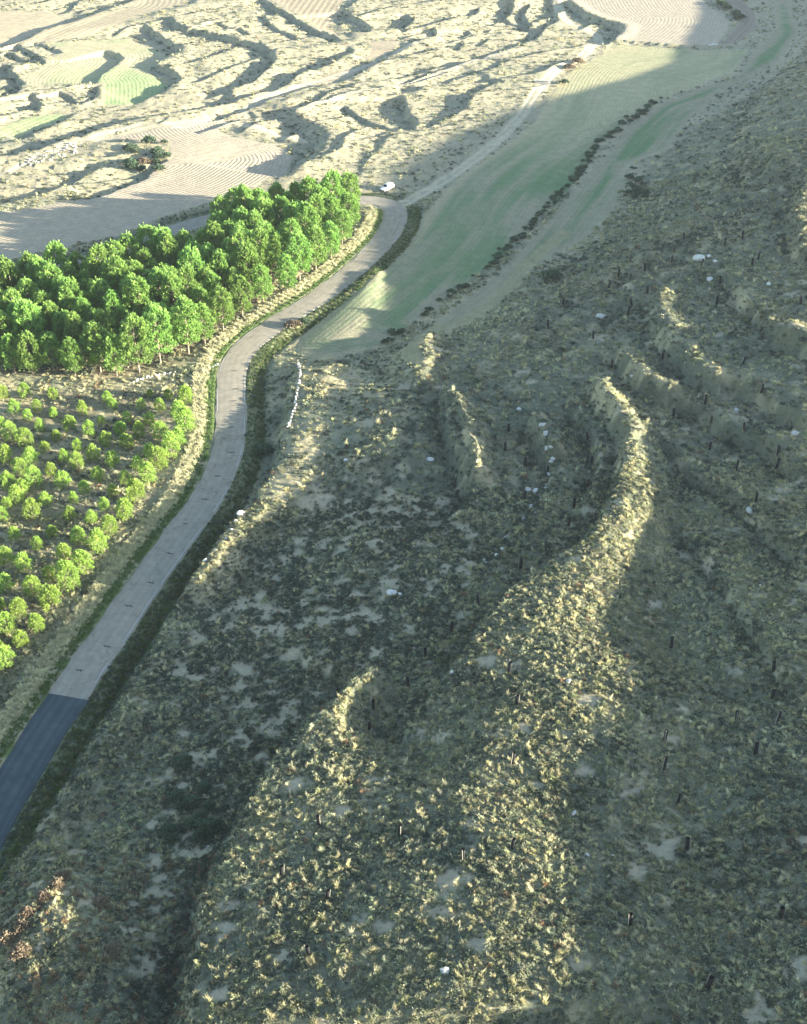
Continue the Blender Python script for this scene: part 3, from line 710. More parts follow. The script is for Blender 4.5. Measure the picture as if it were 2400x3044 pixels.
# mature plantation: the edge rows stand where their trunks show, the rest in planted rows
edge_px = [(46, 1110), (98, 1112), (225, 1118), (300, 1106), (348, 1117), (415, 1107), (478, 1082), (562, 1054), (610, 1022), (665, 985), (722, 944), (783, 900), (854, 872), (892, 838), (940, 806), (985, 772), (1018, 728), (1040, 680), (1038, 632), (160, 1098), (-20, 1108)]
tall_xy = [tuple(cast(px, py, zat)) for px, py in edge_px]
n_edge = len(tall_xy)
cx0, cy0 = G1[:, 0].min(), G1[:, 1].min()
ang = R(38); ca, sa = math.cos(ang), math.sin(ang)
cand = []
for i in range(-40, 60):
    for j in range(-40, 60):
        u, v = i * 5.9, j * 5.2 + (i % 2) * 2.6
        x = -40 + u * ca - v * sa + rs.normal(0, .55); y = 260 + u * sa + v * ca + rs.normal(0, .55)
        cand.append((x, y))
cand = np.array(cand); sdc = poly_sd(cand[:, 0], cand[:, 1], G1)
for (x, y) in cand[sdc > .2]:
    if min((x - a) ** 2 + (y - b_) ** 2 for a, b_ in tall_xy[:n_edge]) > 4.2 ** 2: tall_xy.append((x, y))
print('tall pines', len(tall_xy))
d_plant_road = line_dist(np.array(tall_xy)[:, 0], np.array(tall_xy)[:, 1], ROAD)[0]
for i, (x, y) in enumerate(tall_xy):
    k = TALL[int(rs.integers(len(TALL)))]
    s = rs.uniform(.74, 1.14)
    px = edge_px[i] if i < n_edge else None
    if i < n_edge and px[1] > 1050: lab, gr = 'mature pine with a bare pale trunk in the plantation edge row facing the young pines', 'pines in the edge row facing the young pines'
    elif i < n_edge: lab, gr = 'mature pine in the plantation edge row along the curving road', 'pines in the edge row along the road'
    else: lab, gr = 'tall green pine inside the dense mature plantation', 'pines inside the mature plantation'
    plant_pine(k, x, y, s, lab, gr, rs)
# young plantation
yp = [(20, 110), (145, 100), (300, 110), (610, 130), (850, 100), (950, 110), (1050, 130), (85, 190), (160, 230), (215, 185), (305, 215), (470, 200), (640, 170), (800, 170), (905, 185), (1010, 220), (10, 265), (230, 290), (400, 285), (505, 310), (575, 255), (720, 245), (850, 265), (1050, 300), (65, 350), (150, 380), (320, 345), (255, 410), (440, 400), (600, 380), (715, 390), (680, 310), (790, 330), (910, 350), (1010, 370), (40, 470), (180, 480), (365, 465), (440, 510), (530, 460), (640, 490), (850, 440), (970, 440), (290, 540), (120, 540), (555, 570), (360, 610), (50, 620), (200, 605), (480, 640), (780, 510), (900, 510), (840, 590), (710, 590), (640, 660), (130, 640), (260, 710), (420, 700), (40, 730), (590, 740), (770, 690), (100, 700), (190, 790), (520, 810), (400, 790), (710, 790), (20, 800), (85, 900), (300, 890), (445, 920), (625, 870), (40, 1040), (215, 960), (365, 1020), (560, 970), (140, 1080), (280, 1130), (470, 1085), (40, 1190), (190, 1220), (390, 1175), (110, 1330), (295, 1280), (10, 1300), (45, 1430), (215, 1420), (120, 1500), (40, 1620), (-30, 1540), (-20, 1385), (-40, 1180), (-50, 960), (-60, 560), (-50, 380)]
row = {(1050, 130), (1050, 300), (1010, 370), (970, 440), (900, 510), (840, 590), (770, 690), (710, 790), (625, 870), (560, 970), (470, 1085), (390, 1175), (295, 1280), (215, 1420), (120, 1500), (40, 1620), (1010, 220)}
for (cx, cy) in yp:
    px, py = cx * .527, 1100 + (cy + 52) * .527
    x, y, _ = on_ground(px, py)
    s = rs.uniform(.74, 1.18) * (.84 if (cx, cy) in row else .64) * (.86 if cy < 260 else 1.0)
    if (cx, cy) in row: lab, gr = 'young pine in the row beside the straw road verge', 'young pines in the row beside the verge'
    else: lab, gr = 'young rounded pine spaced apart in the young plantation', 'young pines spaced over the plantation'
    plant_pine(YOUNG[int(rs.integers(len(YOUNG)))], x, y, s, lab, gr, rs)

# ------------------------------------------------------------------ scrub, tussocks and dry grass, scattered as ground cover
def clump(name, seed, kind):
    r = np.random.default_rng(seed)
    if kind == 'tussock':
        n = 5; c = r.normal(size=(n, 3)) * [.13, .13, .02]; d = r.normal(size=(n, 3)) * [.25, .25, 0] + [0, 0, 1]
        d /= np.linalg.norm(d, axis=1, keepdims=True)
        return needle_mesh(name, c, d, r.uniform(.6, 1.0, n), 16, .5, .04, M_SCRUB, r, np.full(n, .55))
    n = 54 if kind == 'shrub' else 36
    p = r.normal(size=(n, 3)); p /= np.linalg.norm(p, axis=1, keepdims=True); p[:, 2] = np.abs(p[:, 2])
    k = r.uniform(.45, 1.0, n)[:, None]
    hh = .55 if kind == 'shrub' else .38
    c = p * k * [.5, .5, hh] + [0, 0, .04]
    # lumpy outline
    c[:, :2] *= (1 + .35 * np.sin(np.arctan2(p[:, 1], p[:, 0]) * 3 + seed))[:, None]
    d = p + [0, 0, .5]; d /= np.linalg.norm(d, axis=1, keepdims=True)
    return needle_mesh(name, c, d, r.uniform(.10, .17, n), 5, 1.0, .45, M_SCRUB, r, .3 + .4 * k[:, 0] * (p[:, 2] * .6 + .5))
PROTO = bpy.data.collections.new('cover_kinds')
kinds = []
for i in range(3): kinds.append(('a_tussock_%d' % i, clump('tussock', 300 + i, 'tussock')))
for i in range(3): kinds.append(('b_shrub_%d' % i, clump('shrub', 310 + i, 'shrub')))
for i in range(2): kinds.append(('c_cushion_%d' % i, clump('cushion', 320 + i, 'cushion')))
for nm, me in kinds: PROTO.objects.link(bpy.data.objects.new(nm, me))
def scatter(name, P, rot, scl, tint, idx, coll, label):
    me = bpy.data.meshes.new(name); me.vertices.add(len(P)); me.vertices.foreach_set('co', P.astype(np.float32).ravel())
    for nm, tp, arr, key in (('rot', 'FLOAT_VECTOR', rot, 'vector'), ('scl', 'FLOAT_VECTOR', scl, 'vector'), ('tint', 'FLOAT_COLOR', np.hstack([tint, np.ones((len(P), 1))]), 'color'), ('pick', 'INT', idx, 'value')):
        a = me.attributes.new(nm, tp, 'POINT'); a.data.foreach_set(key, arr.astype(np.int32 if tp == 'INT' else np.float32).ravel())
    o = tag(mesh_obj(name, me), label, kind='stuff')
    g = bpy.data.node_groups.new(name, 'GeometryNodeTree')
    g.interface.new_socket('Geometry', in_out='INPUT', socket_type='NodeSocketGeometry'); g.interface.new_socket('Geometry', in_out='OUTPUT', socket_type='NodeSocketGeometry')
    gi = g.nodes.new('NodeGroupInput'); go = g.nodes.new('NodeGroupOutput')
    ip = g.nodes.new('GeometryNodeInstanceOnPoints'); ci = g.nodes.new('GeometryNodeCollectionInfo')
    ci.inputs['Collection'].default_value = coll; ci.inputs['Separate Children'].default_value = True; ci.inputs['Reset Children'].default_value = True
    def na_(nm, tp):
        q_ = g.nodes.new('GeometryNodeInputNamedAttribute'); q_.data_type = tp; q_.inputs['Name'].default_value = nm
        return q_.outputs['Attribute']
    L = g.links.new
    L(gi.outputs[0], ip.inputs['Points']); L(ci.outputs[0], ip.inputs['Instance']); ip.inputs['Pick Instance'].default_value = True
    L(na_('pick', 'INT'), ip.inputs['Instance Index']); L(na_('scl', 'FLOAT_VECTOR'), ip.inputs['Scale'])
    e2r = g.nodes.new('FunctionNodeEulerToRotation'); L(na_('rot', 'FLOAT_VECTOR'), e2r.inputs[0]); L(e2r.outputs[0], ip.inputs['Rotation'])
    L(ip.outputs[0], go.inputs[0])
    md = o.modifiers.new('cover', 'NODES'); md.node_group = g
    return o
def field_free(x, y):
    return 1 - grid_at(infield, x, y)
PAL = dict(straw=(.52, .485, .29), pale=(.60, .57, .38), grey=(.375, .39, .27), olive=(.33, .35, .19), dark=(.085, .11, .085), green=(.14, .22, .07), russet=(.30, .21, .13))
pal = {k: np.array(v) for k, v in PAL.items()}
def sample(n, y0, y1, bias=1.0):
    y = y0 + (y1 - y0) * rng.random(n * 3) ** bias
    x = (rng.random(n * 3) * 2 - 1) * half_frame(y) * 1.02
    keep = rng.random(n * 3) < half_frame(y) / half_frame(y1)
    return x[keep][:n], y[keep][:n]
def cover(name, n, y0, y1, label, size, dens_far=False):
    x, y = sample(n, y0, y1)
    dr = line_dist(x, y, ROAD[::3])[0]
    hm = grid_at(hillm, x, y); ri = grid_at(RISER, x, y); tk = grid_at(track_m, x, y); br = grid_at(bare, x, y)
    sgn = grid_at(sg_road, x, y); ff = field_free(x, y)
    a = fbm(x, y, 14, 0); c = fbm(x, y, 3.5, 3, 2)
    p = .35 + .65 * sm(.35, .6, c * .6 + a * .4)
    p *= (1 - .93 * br) * (ff > .6) * (tk < .25) * (dr > RHW + .35)
    p = np.where(hm > .5, np.maximum(p, .55 * (1 - .93 * br) * (ff > .6) * (tk < .25) * (dr > RHW + .35)), p * (.75 if dens_far else .9))
    k = rng.random(len(x)) < p
    x, y, dr, hm, ri, sgn, a, c = (q_[k] for q_ in (x, y, dr, hm, ri, sgn, a, c))
    m = len(x); z = zat(x, y)
    u = rng.random(m); b2 = fbm(x, y, 9, 2, 2)
    lush = sm(.45, .65, fbm(x, y, 22, 4, 2))
    col = np.where((u < .5)[:, None], pal['grey'], pal['straw']) * 1.0
    idx = rng.integers(3, 8, m)
    grass = u > .80 - .25 * b2; idx[grass] = rng.integers(0, 3, grass.sum())
    col[grass] = pal['straw']
    col[(u > .55) & (u < .75) & ~grass] = pal['olive']
    col[u > .95 - .2 * sm(.5, .7, a)] = pal['pale']
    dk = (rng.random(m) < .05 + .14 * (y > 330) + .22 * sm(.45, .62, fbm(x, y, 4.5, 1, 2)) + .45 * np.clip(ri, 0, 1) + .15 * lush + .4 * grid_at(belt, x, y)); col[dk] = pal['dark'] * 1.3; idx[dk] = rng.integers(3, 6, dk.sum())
    rus = (rng.random(m) < .012 + .16 * ((x < -22) & (y < 98))); col[rus] = pal['russet']
    verge_g = (dr < RHW + 2.3) & (sgn > 0); col[verge_g] = pal['green']; idx[verge_g] = rng.integers(0, 3, verge_g.sum())
    verge_s = (dr >= RHW + 2.0) & (dr < RHW + 4.6) & (sgn > 0) & (y < 300); col[verge_s] = pal['pale'] * .95; idx[verge_s] = rng.integers(0, 3, verge_s.sum())
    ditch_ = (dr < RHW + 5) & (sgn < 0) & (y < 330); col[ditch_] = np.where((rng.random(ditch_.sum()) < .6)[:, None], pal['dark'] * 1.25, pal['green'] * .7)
    col *= (rng.normal(1, .12, m).clip(.6, 1.4) * (.8 + .4 * b2))[:, None]
    col *= 1 + rng.normal(0, .02, (m, 3))
    s = rng.gamma(2.6, .385, m).clip(.35, 2.6) * size
    s *= np.where(idx < 3, .9, 1.0) * np.where(ditch_, .8, 1) * np.where(verge_g, .7, 1)
    scl = np.stack([s * rng.uniform(.85, 1.3, m), s * rng.uniform(.85, 1.3, m), s * rng.uniform(.7, 1.05, m)], -1)
    rot = np.stack([rng.normal(0, .1, m), rng.normal(0, .1, m), rng.uniform(0, 6.28, m)], -1)
    print(name, m)
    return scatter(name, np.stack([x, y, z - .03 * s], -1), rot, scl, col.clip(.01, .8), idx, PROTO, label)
cover('undergrowth', 260000, 44, 175, 'low scrub, thyme cushions and dry grass tussocks covering the near hillside', .40)
cover('undergrowth', 120000, 175, 330, 'low scrub and dry grass around the plantations and the middle slopes', .5)
cover('undergrowth', 80000, 330, 600, 'sparse dry scrub on the far terraces', .55, True)

# tall straw and green grass along the road verges
m = 16000
ii = rng.integers(0, i_j, m); sd_ = np.where(rng.random(m) < .72, 1, -1); e_ = RHW + .35 + np.where(sd_ > 0, rng.random(m) * 4.6, rng.random(m) * 3.4)
x = ROAD[ii, 0] + nrm2[ii, 0] * e_ * sd_ + rng.normal(0, .4, m) * tang[ii, 0]; y = ROAD[ii, 1] + nrm2[ii, 1] * e_ * sd_ + rng.normal(0, .4, m) * tang[ii, 1]
ok = line_dist(x, y, ROAD[::2])[0] > RHW + .3
x, y, e_, sd_ = x[ok], y[ok], e_[ok], sd_[ok]; m = len(x)
col = np.where((e_ + rng.normal(0, .35, m) < RHW + 1.9)[:, None], pal['green'], pal['pale'])
col = np.where((sd_ < 0)[:, None], np.where((rng.random(m) < .5)[:, None], pal['green'] * .8, pal['olive'] * .6), col) * rng.normal(1, .14, m).clip(.6, 1.4)[:, None]
s = np.where(e_ < RHW + 1.9, .34, .6) * rng.uniform(.7, 1.25, m)
scatter('verge_grass', np.stack([x, y, zat(x, y) - .02], -1), np.stack([rng.normal(0, .12, m), rng.normal(0, .12, m), rng.uniform(0, 6.28, m)], -1), np.stack([s * 1.2, s * 1.2, s], -1), col.clip(.01, .8), rng.integers(0, 3, m), PROTO, 'straw and green grass lining both verges of the road')

# ------------------------------------------------------------------ stones
M_STONE, n, b = new_mat('pale_limestone')
geo = nd(n, 'ShaderNodeNewGeometry'); info = nd(n, 'ShaderNodeObjectInfo')
c = ramp_(n, noise_(n, 3.5, 4, .65, geo.outputs['Position']), [(.3, (.42, .39, .33)), (.6, (.62, .59, .52)), (.8, (.70, .67, .60))])
v = nd(n, 'ShaderNodeHueSaturation'); n.links.new(c, v.inputs['Color']); n.links.new(math_(n, 'ADD', math_(n, 'MULTIPLY', info.outputs['Random'], .35), .78), v.inputs['Value'])
n.links.new(v.outputs[0], b.inputs['Base Color']); bump_(n, b, noise_(n, 9, 3, .7, geo.outputs['Position']), .4, .05)
def stone_mesh(seed, sub=2):
    r = np.random.default_rng(seed); bm = bmesh.new(); bmesh.ops.create_icosphere(bm, subdivisions=sub, radius=.5)
    cuts = [(r.normal(size=3), r.uniform(.28, .42)) for _ in range(7)]
    for v_ in bm.verts:
        p = np.array(v_.co)
        for nn, dd in cuts:
            nn = nn / np.linalg.norm(nn); e = p @ nn - dd
            if e > 0: p = p - nn * e
        v_.co = p * np.array([1.15, .95, .8]) + r.normal(0, .012, 3)
    me = bpy.data.meshes.new('stone'); bm.to_mesh(me); bm.free(); me.materials.append(M_STONE)
    return me
STONES = [stone_mesh(400 + i) for i in range(6)]
LITTLE = [stone_mesh(420 + i, 1) for i in range(5)]
def put_stone(name, px, py, size_px, label, group=None, kinds_=STONES):
    x, y, z = on_ground(px, py)
    dist = math.sqrt(x * x + y * y + (CAM_H - z) ** 2); s = size_px * dist / FPX * .82
    o = mesh_obj(name, kinds_[random.randrange(len(kinds_))], None, (x, y, z + s * .18))
    o.rotation_euler = (random.uniform(-.3, .3), random.uniform(-.3, .3), random.uniform(0, 6.28)); o.scale = (s * 1.05, s * random.uniform(.8, 1.1), s * random.uniform(.75, 1.0))
    return tag(o, label, 'rock', group)
single = [
 (1787, 945, 34, 'large white boulder alone among tree guards on the shaded upper terrace'),
 (2230, 1520, 32, 'large pale block lying on the shaded slope beyond the sunlit ridge'),
 (1166, 1766, 36, 'white square boulder with a smaller stone beside it on the scrub slope'),
 (1190, 1768, 18, 'small stone beside the white square boulder'),
 (718, 1530, 32, 'white boulder on the stony lip above the road'),
 (1322, 2888, 32, 'white rounded rock in the sunlit grass of the lowest ridge'),
 (1706, 2420, 26, 'white rock at the edge of sun and shade on the broad ridge'),
 (2078, 772, 38, 'biggest pale stone of the outcrop below the high terrace'),
 (2108, 764, 20, 'second stone of the pale outcrop below the high terrace'),
 (2126, 778, 16, 'third smaller stone of the pale outcrop below the high terrace'),
 (2110, 832, 22, 'white stone just downhill of the pale outcrop'),
 (1543, 1218, 18, 'pale stone at the top end of the short sunlit terrace'),
 (1280, 1368, 26, 'pale flat boulder in the dark hollow beside the dappled patch'),
 (1570, 1458, 24, 'one of two white rocks touching beside a tree guard under the stony lip'),
 (1592, 1461, 20, 'smaller of two white rocks touching under the stony lip'),
 (1746, 2543, 18, 'small white stone in shade beside a bare soil patch on the broad slope'),
 (1822, 2545, 14, 'pebble-sized white stone near the bare soil patch on the broad slope'),
 (1690, 2028, 22, 'white rock in the sunlit shrubs at the ridge crest'),
 (2190, 1222, 20, 'pale rock between two tree guards on the dark upper slope'),
 (2362, 1292, 28, 'angular white rock on the dark slope below the sunlit bank'),
 (2286, 846, 18, 'small white rock on the bare upper hillside'),
 (1880, 1120, 16, 'pale stone at the foot of the small sunlit bank'),
 (1345, 2000, 18, 'pale stone in the shaded wedge beside a tree guard'),
 (1030, 1370, 18, 'white stone in the dappled grass above the road bank'),
]
for px, py, s, lab in single: put_stone('boulder', px, py, s, lab)
rs = random.Random(5)
for k in range(46):   # heap of cleared field stones
    px = rs.uniform(84, 230); py = 474 - (px - 84) * .27 + rs.uniform(-14, 20)
    put_stone('field_stone', px, py, rs.uniform(6, 12), 'white stone in the heap of cleared stones above the ploughed field', 'stones cleared into the heap above the ploughed field', LITTLE)
for k in range(9):
    put_stone('field_stone', 2098 + rs.uniform(0, 42), 132 + rs.uniform(-5, 6), rs.uniform(8, 14), 'pale stone in the small pile at the corner of the high ploughed field', 'stones piled at the corner of the high field', LITTLE)
lip = [(1612, 1262), (1618, 1290), (1632, 1330), (1640, 1372), (1632, 1408), (1622, 1450), (1605, 1478), (1585, 1512), (1560, 1540), (1520, 1590), (1505, 1602), (1488, 1630), (1470, 1646), (1448, 1668)]
for i, (px, py) in enumerate(lip):
    for k in range(2): put_stone('terrace_stone', px + rs.uniform(-8, 8), py + rs.uniform(-8, 8), rs.uniform(12, 24), 'grey-white stone in the tumbled row along the curved terrace lip', 'stones along the curved terrace lip', LITTLE)
for px, py in [(612, 1668), (628, 1650), (645, 1632), (668, 1600), (690, 1572), (702, 1553), (742, 1508), (772, 1472)]:
    put_stone('bank_stone', px + rs.uniform(-4, 4), py + rs.uniform(-4, 4), rs.uniform(12, 20), 'white stone in the broken row crowning the bank above the road', 'stones crowning the bank above the road', LITTLE)
# loose white stones too small to pick out singly
P = []
xs, yq = sample(1500, 50, 300)
k = (grid_at(hillm, xs, yq) > .6) & (fbm(xs, yq, 12, 3, 2) > .5); xs, yq = xs[k], yq[k]
STP = bpy.data.collections.new('stone_kinds')
M_PEB, n, b = new_mat('white_chippings'); b.inputs['Base Color'].default_value = (.6, .58, .52, 1)
for i, me in enumerate(LITTLE[:3]):
    m2 = me.copy(); m2.materials.clear(); m2.materials.append(M_PEB); STP.objects.link(bpy.data.objects.new('pebble_%d' % i, m2))
m = len(xs); s = rng.gamma(2.5, .07, m).clip(.07, .42)
scatter('gravel', np.stack([xs, yq, zat(xs, yq) + s * .2], -1), rng.uniform(0, 6, (m, 3)), np.stack([s] * 3, -1), np.ones((m, 3)) * .5, rng.integers(0, 3, m), STP, 'small loose white stones strewn over the hillside')

# ------------------------------------------------------------------ dry stone walls
def stone_wall(name, pts, label, rows, size, rise=0.0):
    L = smooth_line(W(pts, zat), .5)
    x0, y0 = L[0, :2]; e = empty(name, (x0, y0, float(zat(x0, y0))))
    seg = np.hypot(*(L[1:, :2] - L[:-1, :2]).T).cumsum()[-1]; cum = np.concatenate([[0], np.hypot(*(L[1:, :2] - L[:-1, :2]).T).cumsum()])
    for r in range(rows):
        d = rs.uniform(0, size)
        while d < seg:
            s = size * rs.uniform(.7, 1.3) * (1 - .12 * r)
            x = np.interp(d, cum, L[:, 0]) + rs.uniform(-.2, .2); y = np.interp(d, cum, L[:, 1]) + rs.uniform(-.2, .2)
            if rs.random() > .12 * (r + 1):
                o = mesh_obj('stone', LITTLE[rs.randrange(len(LITTLE))], e, (x - x0, y - y0, float(zat(x, y)) - float(zat(x0, y0)) + rise + s * (.2 + r * .62)))
                o.rotation_euler = (rs.uniform(-.5, .5), rs.uniform(-.5, .5), rs.uniform(0, 6.28)); o.scale = (s, s * .9, s * .8)
            d += s * .92
    return tag(e, label, 'stone wall')
stone_wall('dry_stone_wall', [(886, 1082), (892, 1110), (887, 1150), (882, 1182), (878, 1212), (868, 1245), (856, 1275)], 'low tumbled white dry stone wall on the bank lip at the field corner', 2, .6)
stone_wall('dry_stone_wall', [(385, 1142), (430, 1127), (475, 1116), (525, 1108)], 'low white dry stone wall between the mature pines and the young pines', 2, .55)
stone_wall('dry_stone_wall', [(560, 1128), (600, 1108), (650, 1082)], 'broken remnant of stone wall by the straw verge at the plantation corner', 1, .55)

# ------------------------------------------------------------------ tree guards (black planting tubes with a stake)
M_TUBE, n, b = new_mat('black_plastic_mesh'); b.inputs['Base Color'].default_value = (.012, .013, .014, 1); b.inputs['Roughness'].default_value = .6
M_STAKE, n, b = new_mat('grey_stake'); b.inputs['Base Color'].default_value = (.30, .27, .22, 1)
def tube_mesh():
    V, F = [], []; seg = 10
    for r_, zz in ((.155, -.05), (.15, .5), (.165, 1.2), (.14, 1.2), (.12, .5), (.125, 0)):
        for k in range(seg): a = 2 * math.pi * k / seg; V.append((r_ * math.cos(a), r_ * math.sin(a), zz))
    for i in range(5):
        for k in range(seg): F.append((i * seg + k, i * seg + (k + 1) % seg, (i + 1) * seg + (k + 1) % seg, (i + 1) * seg + k))
    return np_mesh('tube', V, F, M_TUBE, True)
TUBE = tube_mesh()
STAKE = cone_mesh('stake', [(.20, 0, -.2, .03), (.20, 0, .7, .03), (.20, 0, 1.36, .026), (.20, 0, 1.37, .004)], M_STAKE, 6)
guards = [(1265, 1953), (1214, 2040), (1513, 2002), (1536, 2093), (2300, 1995), (2294, 2078), (2189, 2142), (2309, 2149), (1976, 2202), (2247, 2242), (1973, 2286), (2015, 2390), (2043, 2525), (1377, 2557), (1523, 2522), (1874, 2750), (2322, 2729), (2103, 2940), (1997, 1925), (1523, 2269), (1110, 2107), (1098, 2174), (948, 2455), (837, 2603), (972, 2673), (920, 2841), (1189, 2483), (1422, 1797), (1548, 1692), (1624, 1636), (1691, 1562), (1559, 1485), (1513, 1284), (1503, 1340), (1747, 1305), (1758, 1383), (1748, 1446), (1629, 1411), (1562, 1390), (1341, 1878), (1706, 1509), (1674, 907), (1811, 854), (1839, 823), (1878, 911), (1924, 872), (1629, 974), (1764, 1006), (1818, 1090), (1867, 935), (1969, 1065), (2264, 1167), (2096, 1202), (2002, 1241), (2112, 1258), (2212, 1280), (2313, 1350), (2191, 1399), (2247, 1490), (2110, 1339), (2310, 1388), (1997, 781), (2004, 749), (1874, 777), (1874, 833), (1917, 805), (2084, 791), (2131, 904), (2236, 791), (2254, 770), (2141, 840), (2380, 904), (2155, 728), (2033, 714), (2208, 710), (2208, 1083)]
for px, py in guards:
    x, y, z = on_ground(px, py)
    e = empty('tree_guard', (x, y, z), rs.uniform(0, 6.28), rs.uniform(1.3, 1.7))
    e.rotation_euler = (rs.gauss(0, .06), rs.gauss(0, .07), rs.uniform(0, 6.28))
    mesh_obj('tube', TUBE, e); mesh_obj('stake', STAKE, e)
    d_ = plane(x, y) - float(zat(x, y))
    if py < 1120 and px > 1590: lab, gr = 'black tube tree guard with stake on the shaded upper terraces', 'tree guards on the upper terraces'
    elif py < 1520 and px > 1980: lab, gr = 'black tube tree guard with stake on the dark slope above the sunlit ridge', 'tree guards on the dark slope above the ridge'
    elif py < 1900: lab, gr = 'black tube tree guard with stake between the stony terrace lip and the sunlit ridge', 'tree guards between terrace lip and ridge'
    elif px < 1560: lab, gr = 'black tube tree guard with stake among the sunlit shrubs of the broad ridge', 'tree guards on the sunlit ridge'
    else: lab, gr = 'black tube tree guard with stake on the shaded lower slope behind the ridge', 'tree guards on the shaded lower slope'
    tag(e, lab, 'tree guard', gr)

# ------------------------------------------------------------------ single bushes
def bush_mesh(seed, mat):
    r = np.random.default_rng(seed); C, D, S, H = [], [], [], []
    for i in range(12):
        a = i * 2.4; rr = .5 * math.sqrt(i / 12); cx, cy = rr * math.cos(a), rr * math.sin(a); cz = .42 * (1 - rr * 1.1) + r.uniform(0, .1)
        nn = 24; p = r.normal(size=(nn, 3)); p /= np.linalg.norm(p, axis=1, keepdims=True); p[:, 2] = np.abs(p[:, 2]) - .15
        q = r.uniform(.5, 1, nn)[:, None]
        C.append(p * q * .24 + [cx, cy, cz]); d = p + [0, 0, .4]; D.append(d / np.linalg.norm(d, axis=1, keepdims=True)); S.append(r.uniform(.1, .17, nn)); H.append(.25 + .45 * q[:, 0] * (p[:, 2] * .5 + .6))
    return needle_mesh('foliage', np.vstack(C), np.vstack(D), np.concatenate(S), 5, 1.0, .45, mat, r, np.concatenate(H))
BUSH = [bush_mesh(500 + i, M_BUSH) for i in range(4)]; RBUSH = [bush_mesh(520 + i, M_RBUSH) for i in range(2)]
STEM = cone_mesh('stem', [(0, 0, -.15, .03), (0, 0, .2, .025), (.05, .02, .45, .01)], M_BARK, 5, [[(0, 0, .05, .02), (.2, .1, .35, .01)], [(0, 0, .05, .02), (-.2, .12, .35, .01)], [(0, 0, .05, .02), (.02, -.24, .33, .01)]])
def bush(px, py, w_px, label, group=None, kinds_=BUSH, hgt=1.0):
    x, y, z = on_ground(px, py); s = w_px * math.sqrt(x * x + y * y + (CAM_H - z) ** 2) / FPX
    e = empty('bush', (x, y, z - .04), rs.uniform(0, 6.28), (s, s * rs.uniform(.8, 1.05), s * hgt * rs.uniform(.8, 1.0)))
    mesh_obj('foliage', kinds_[rs.randrange(len(kinds_))], e); mesh_obj('stem', STEM, e)
    return tag(e, label, 'bush', group)
hedge = np.array([(1455, 790), (1500, 745), (1550, 695), (1600, 645), (1650, 590), (1700, 540), (1735, 500), (1755, 455), (1790, 420), (1850, 372), (1900, 340), (1960, 298)])
for i in range(110):
    f = i / 109 * (len(hedge) - 1); k = min(int(f), len(hedge) - 2); p = hedge[k] + (hedge[k + 1] - hedge[k]) * (f - k)
    bush(p[0] + rs.uniform(-12, 8), p[1] + rs.uniform(-8, 12), rs.uniform(8, 18), 'dark bush on the bank dividing the two sown fields', 'bushes on the bank between the sown fields')
for i in range(16):
    f = rs.random(); bush(1450 - 330 * f + rs.uniform(-10, 10), 800 + 235 * f + rs.uniform(-10, 10), rs.uniform(10, 24), 'low dark shrub along the lower edge of the sown valley field', 'shrubs along the lower edge of the valley field')
for i in range(14):
    bush(rs.uniform(1868, 1925), rs.uniform(500, 600), rs.uniform(12, 24), 'dark bush in the thicket on the bank beside the narrow sown strip', 'bushes in the thicket beside the narrow strip')
for i in range(16):
    bush(rs.uniform(385, 505), rs.uniform(425, 515), rs.uniform(16, 34), 'grey-green bush on the rough knoll enclosed by the ploughed field', 'bushes on the rough knoll by the ploughed field')
for i in range(12):
    f = rs.random(); bush(2135 + 70 * f + rs.uniform(-8, 8), 12 + 45 * f + rs.uniform(-5, 5), rs.uniform(14, 26), 'dark bush in the belt beside the high ploughed field', 'bushes beside the high ploughed field')
bush(426, 488, 34, 'rusty orange bush on the knoll enclosed by the ploughed field', None, RBUSH)
bush(786, 1345, 44, 'single dark shrub on the verge bank below the dry stone wall')
bush(872, 972, 40, 'brownish bush overhanging the road bend at the field corner', None, RBUSH, .9)
bush(905, 962, 30, 'dark bush beside the brownish bush at the road bend')
bush(1678, 250, 22, 'green bush beside the small block at the dirt track')
bush(1640, 830, 46, 'dark rounded bush at the lower end of the grassy field track')
bush(1720, 190, 28, 'reddish bush between the dirt track and the sown field, farther up the track', None, RBUSH)
bush(1692, 205, 26, 'reddish bush between the dirt track and the sown field, nearer the small block', None, RBUSH)
for px, py, s_ in [(170, 2640, 40), (130, 2670, 34), (190, 2610, 36), (80, 2720, 36), (65, 2760, 40), (300, 2690, 40), (20, 2800, 50), (340, 2830, 40), (60, 2840, 46)]:
    bush(px, py, s_, 'russet dry bush on the knoll beside the dark asphalt stretch', 'russet bushes on the knoll by the road', RBUSH)
for i in range(16):
    bush(560 + rs.uniform(-70, 90), 2330 + rs.uniform(-90, 170), rs.uniform(30, 55), 'dark thicket shrub in the gully between the knoll and the sunlit ridge', 'shrubs in the gully')

# ------------------------------------------------------------------ small block by the track
M_CONC, n, b = new_mat('pale_concrete'); geo = nd(n, 'ShaderNodeNewGeometry')
n.links.new(ramp_(n, noise_(n, 2.5, 4, .6, geo.outputs['Position']), [(.3, (.36, .34, .30)), (.7, (.52, .49, .43))]), b.inputs['Base Color'])
def box(name, x0, x1, y0, y1, z0, z1, mat, parent=None, bev=.02):
    bm = bmesh.new(); bmesh.ops.create_cube(bm, size=1)
    for v_ in bm.verts: v_.co = ((x0 + x1) / 2 + v_.co.x * (x1 - x0), (y0 + y1) / 2 + v_.co.y * (y1 - y0), (z0 + z1) / 2 + v_.co.z * (z1 - z0))
    if bev: bmesh.ops.bevel(bm, geom=bm.edges[:], offset=bev, segments=1, affect='EDGES')
    me = bpy.data.meshes.new(name); bm.to_mesh(me); bm.free(); me.materials.append(mat)
    return mesh_obj(name, me, parent)
x, y, z = on_ground(1612, 250)
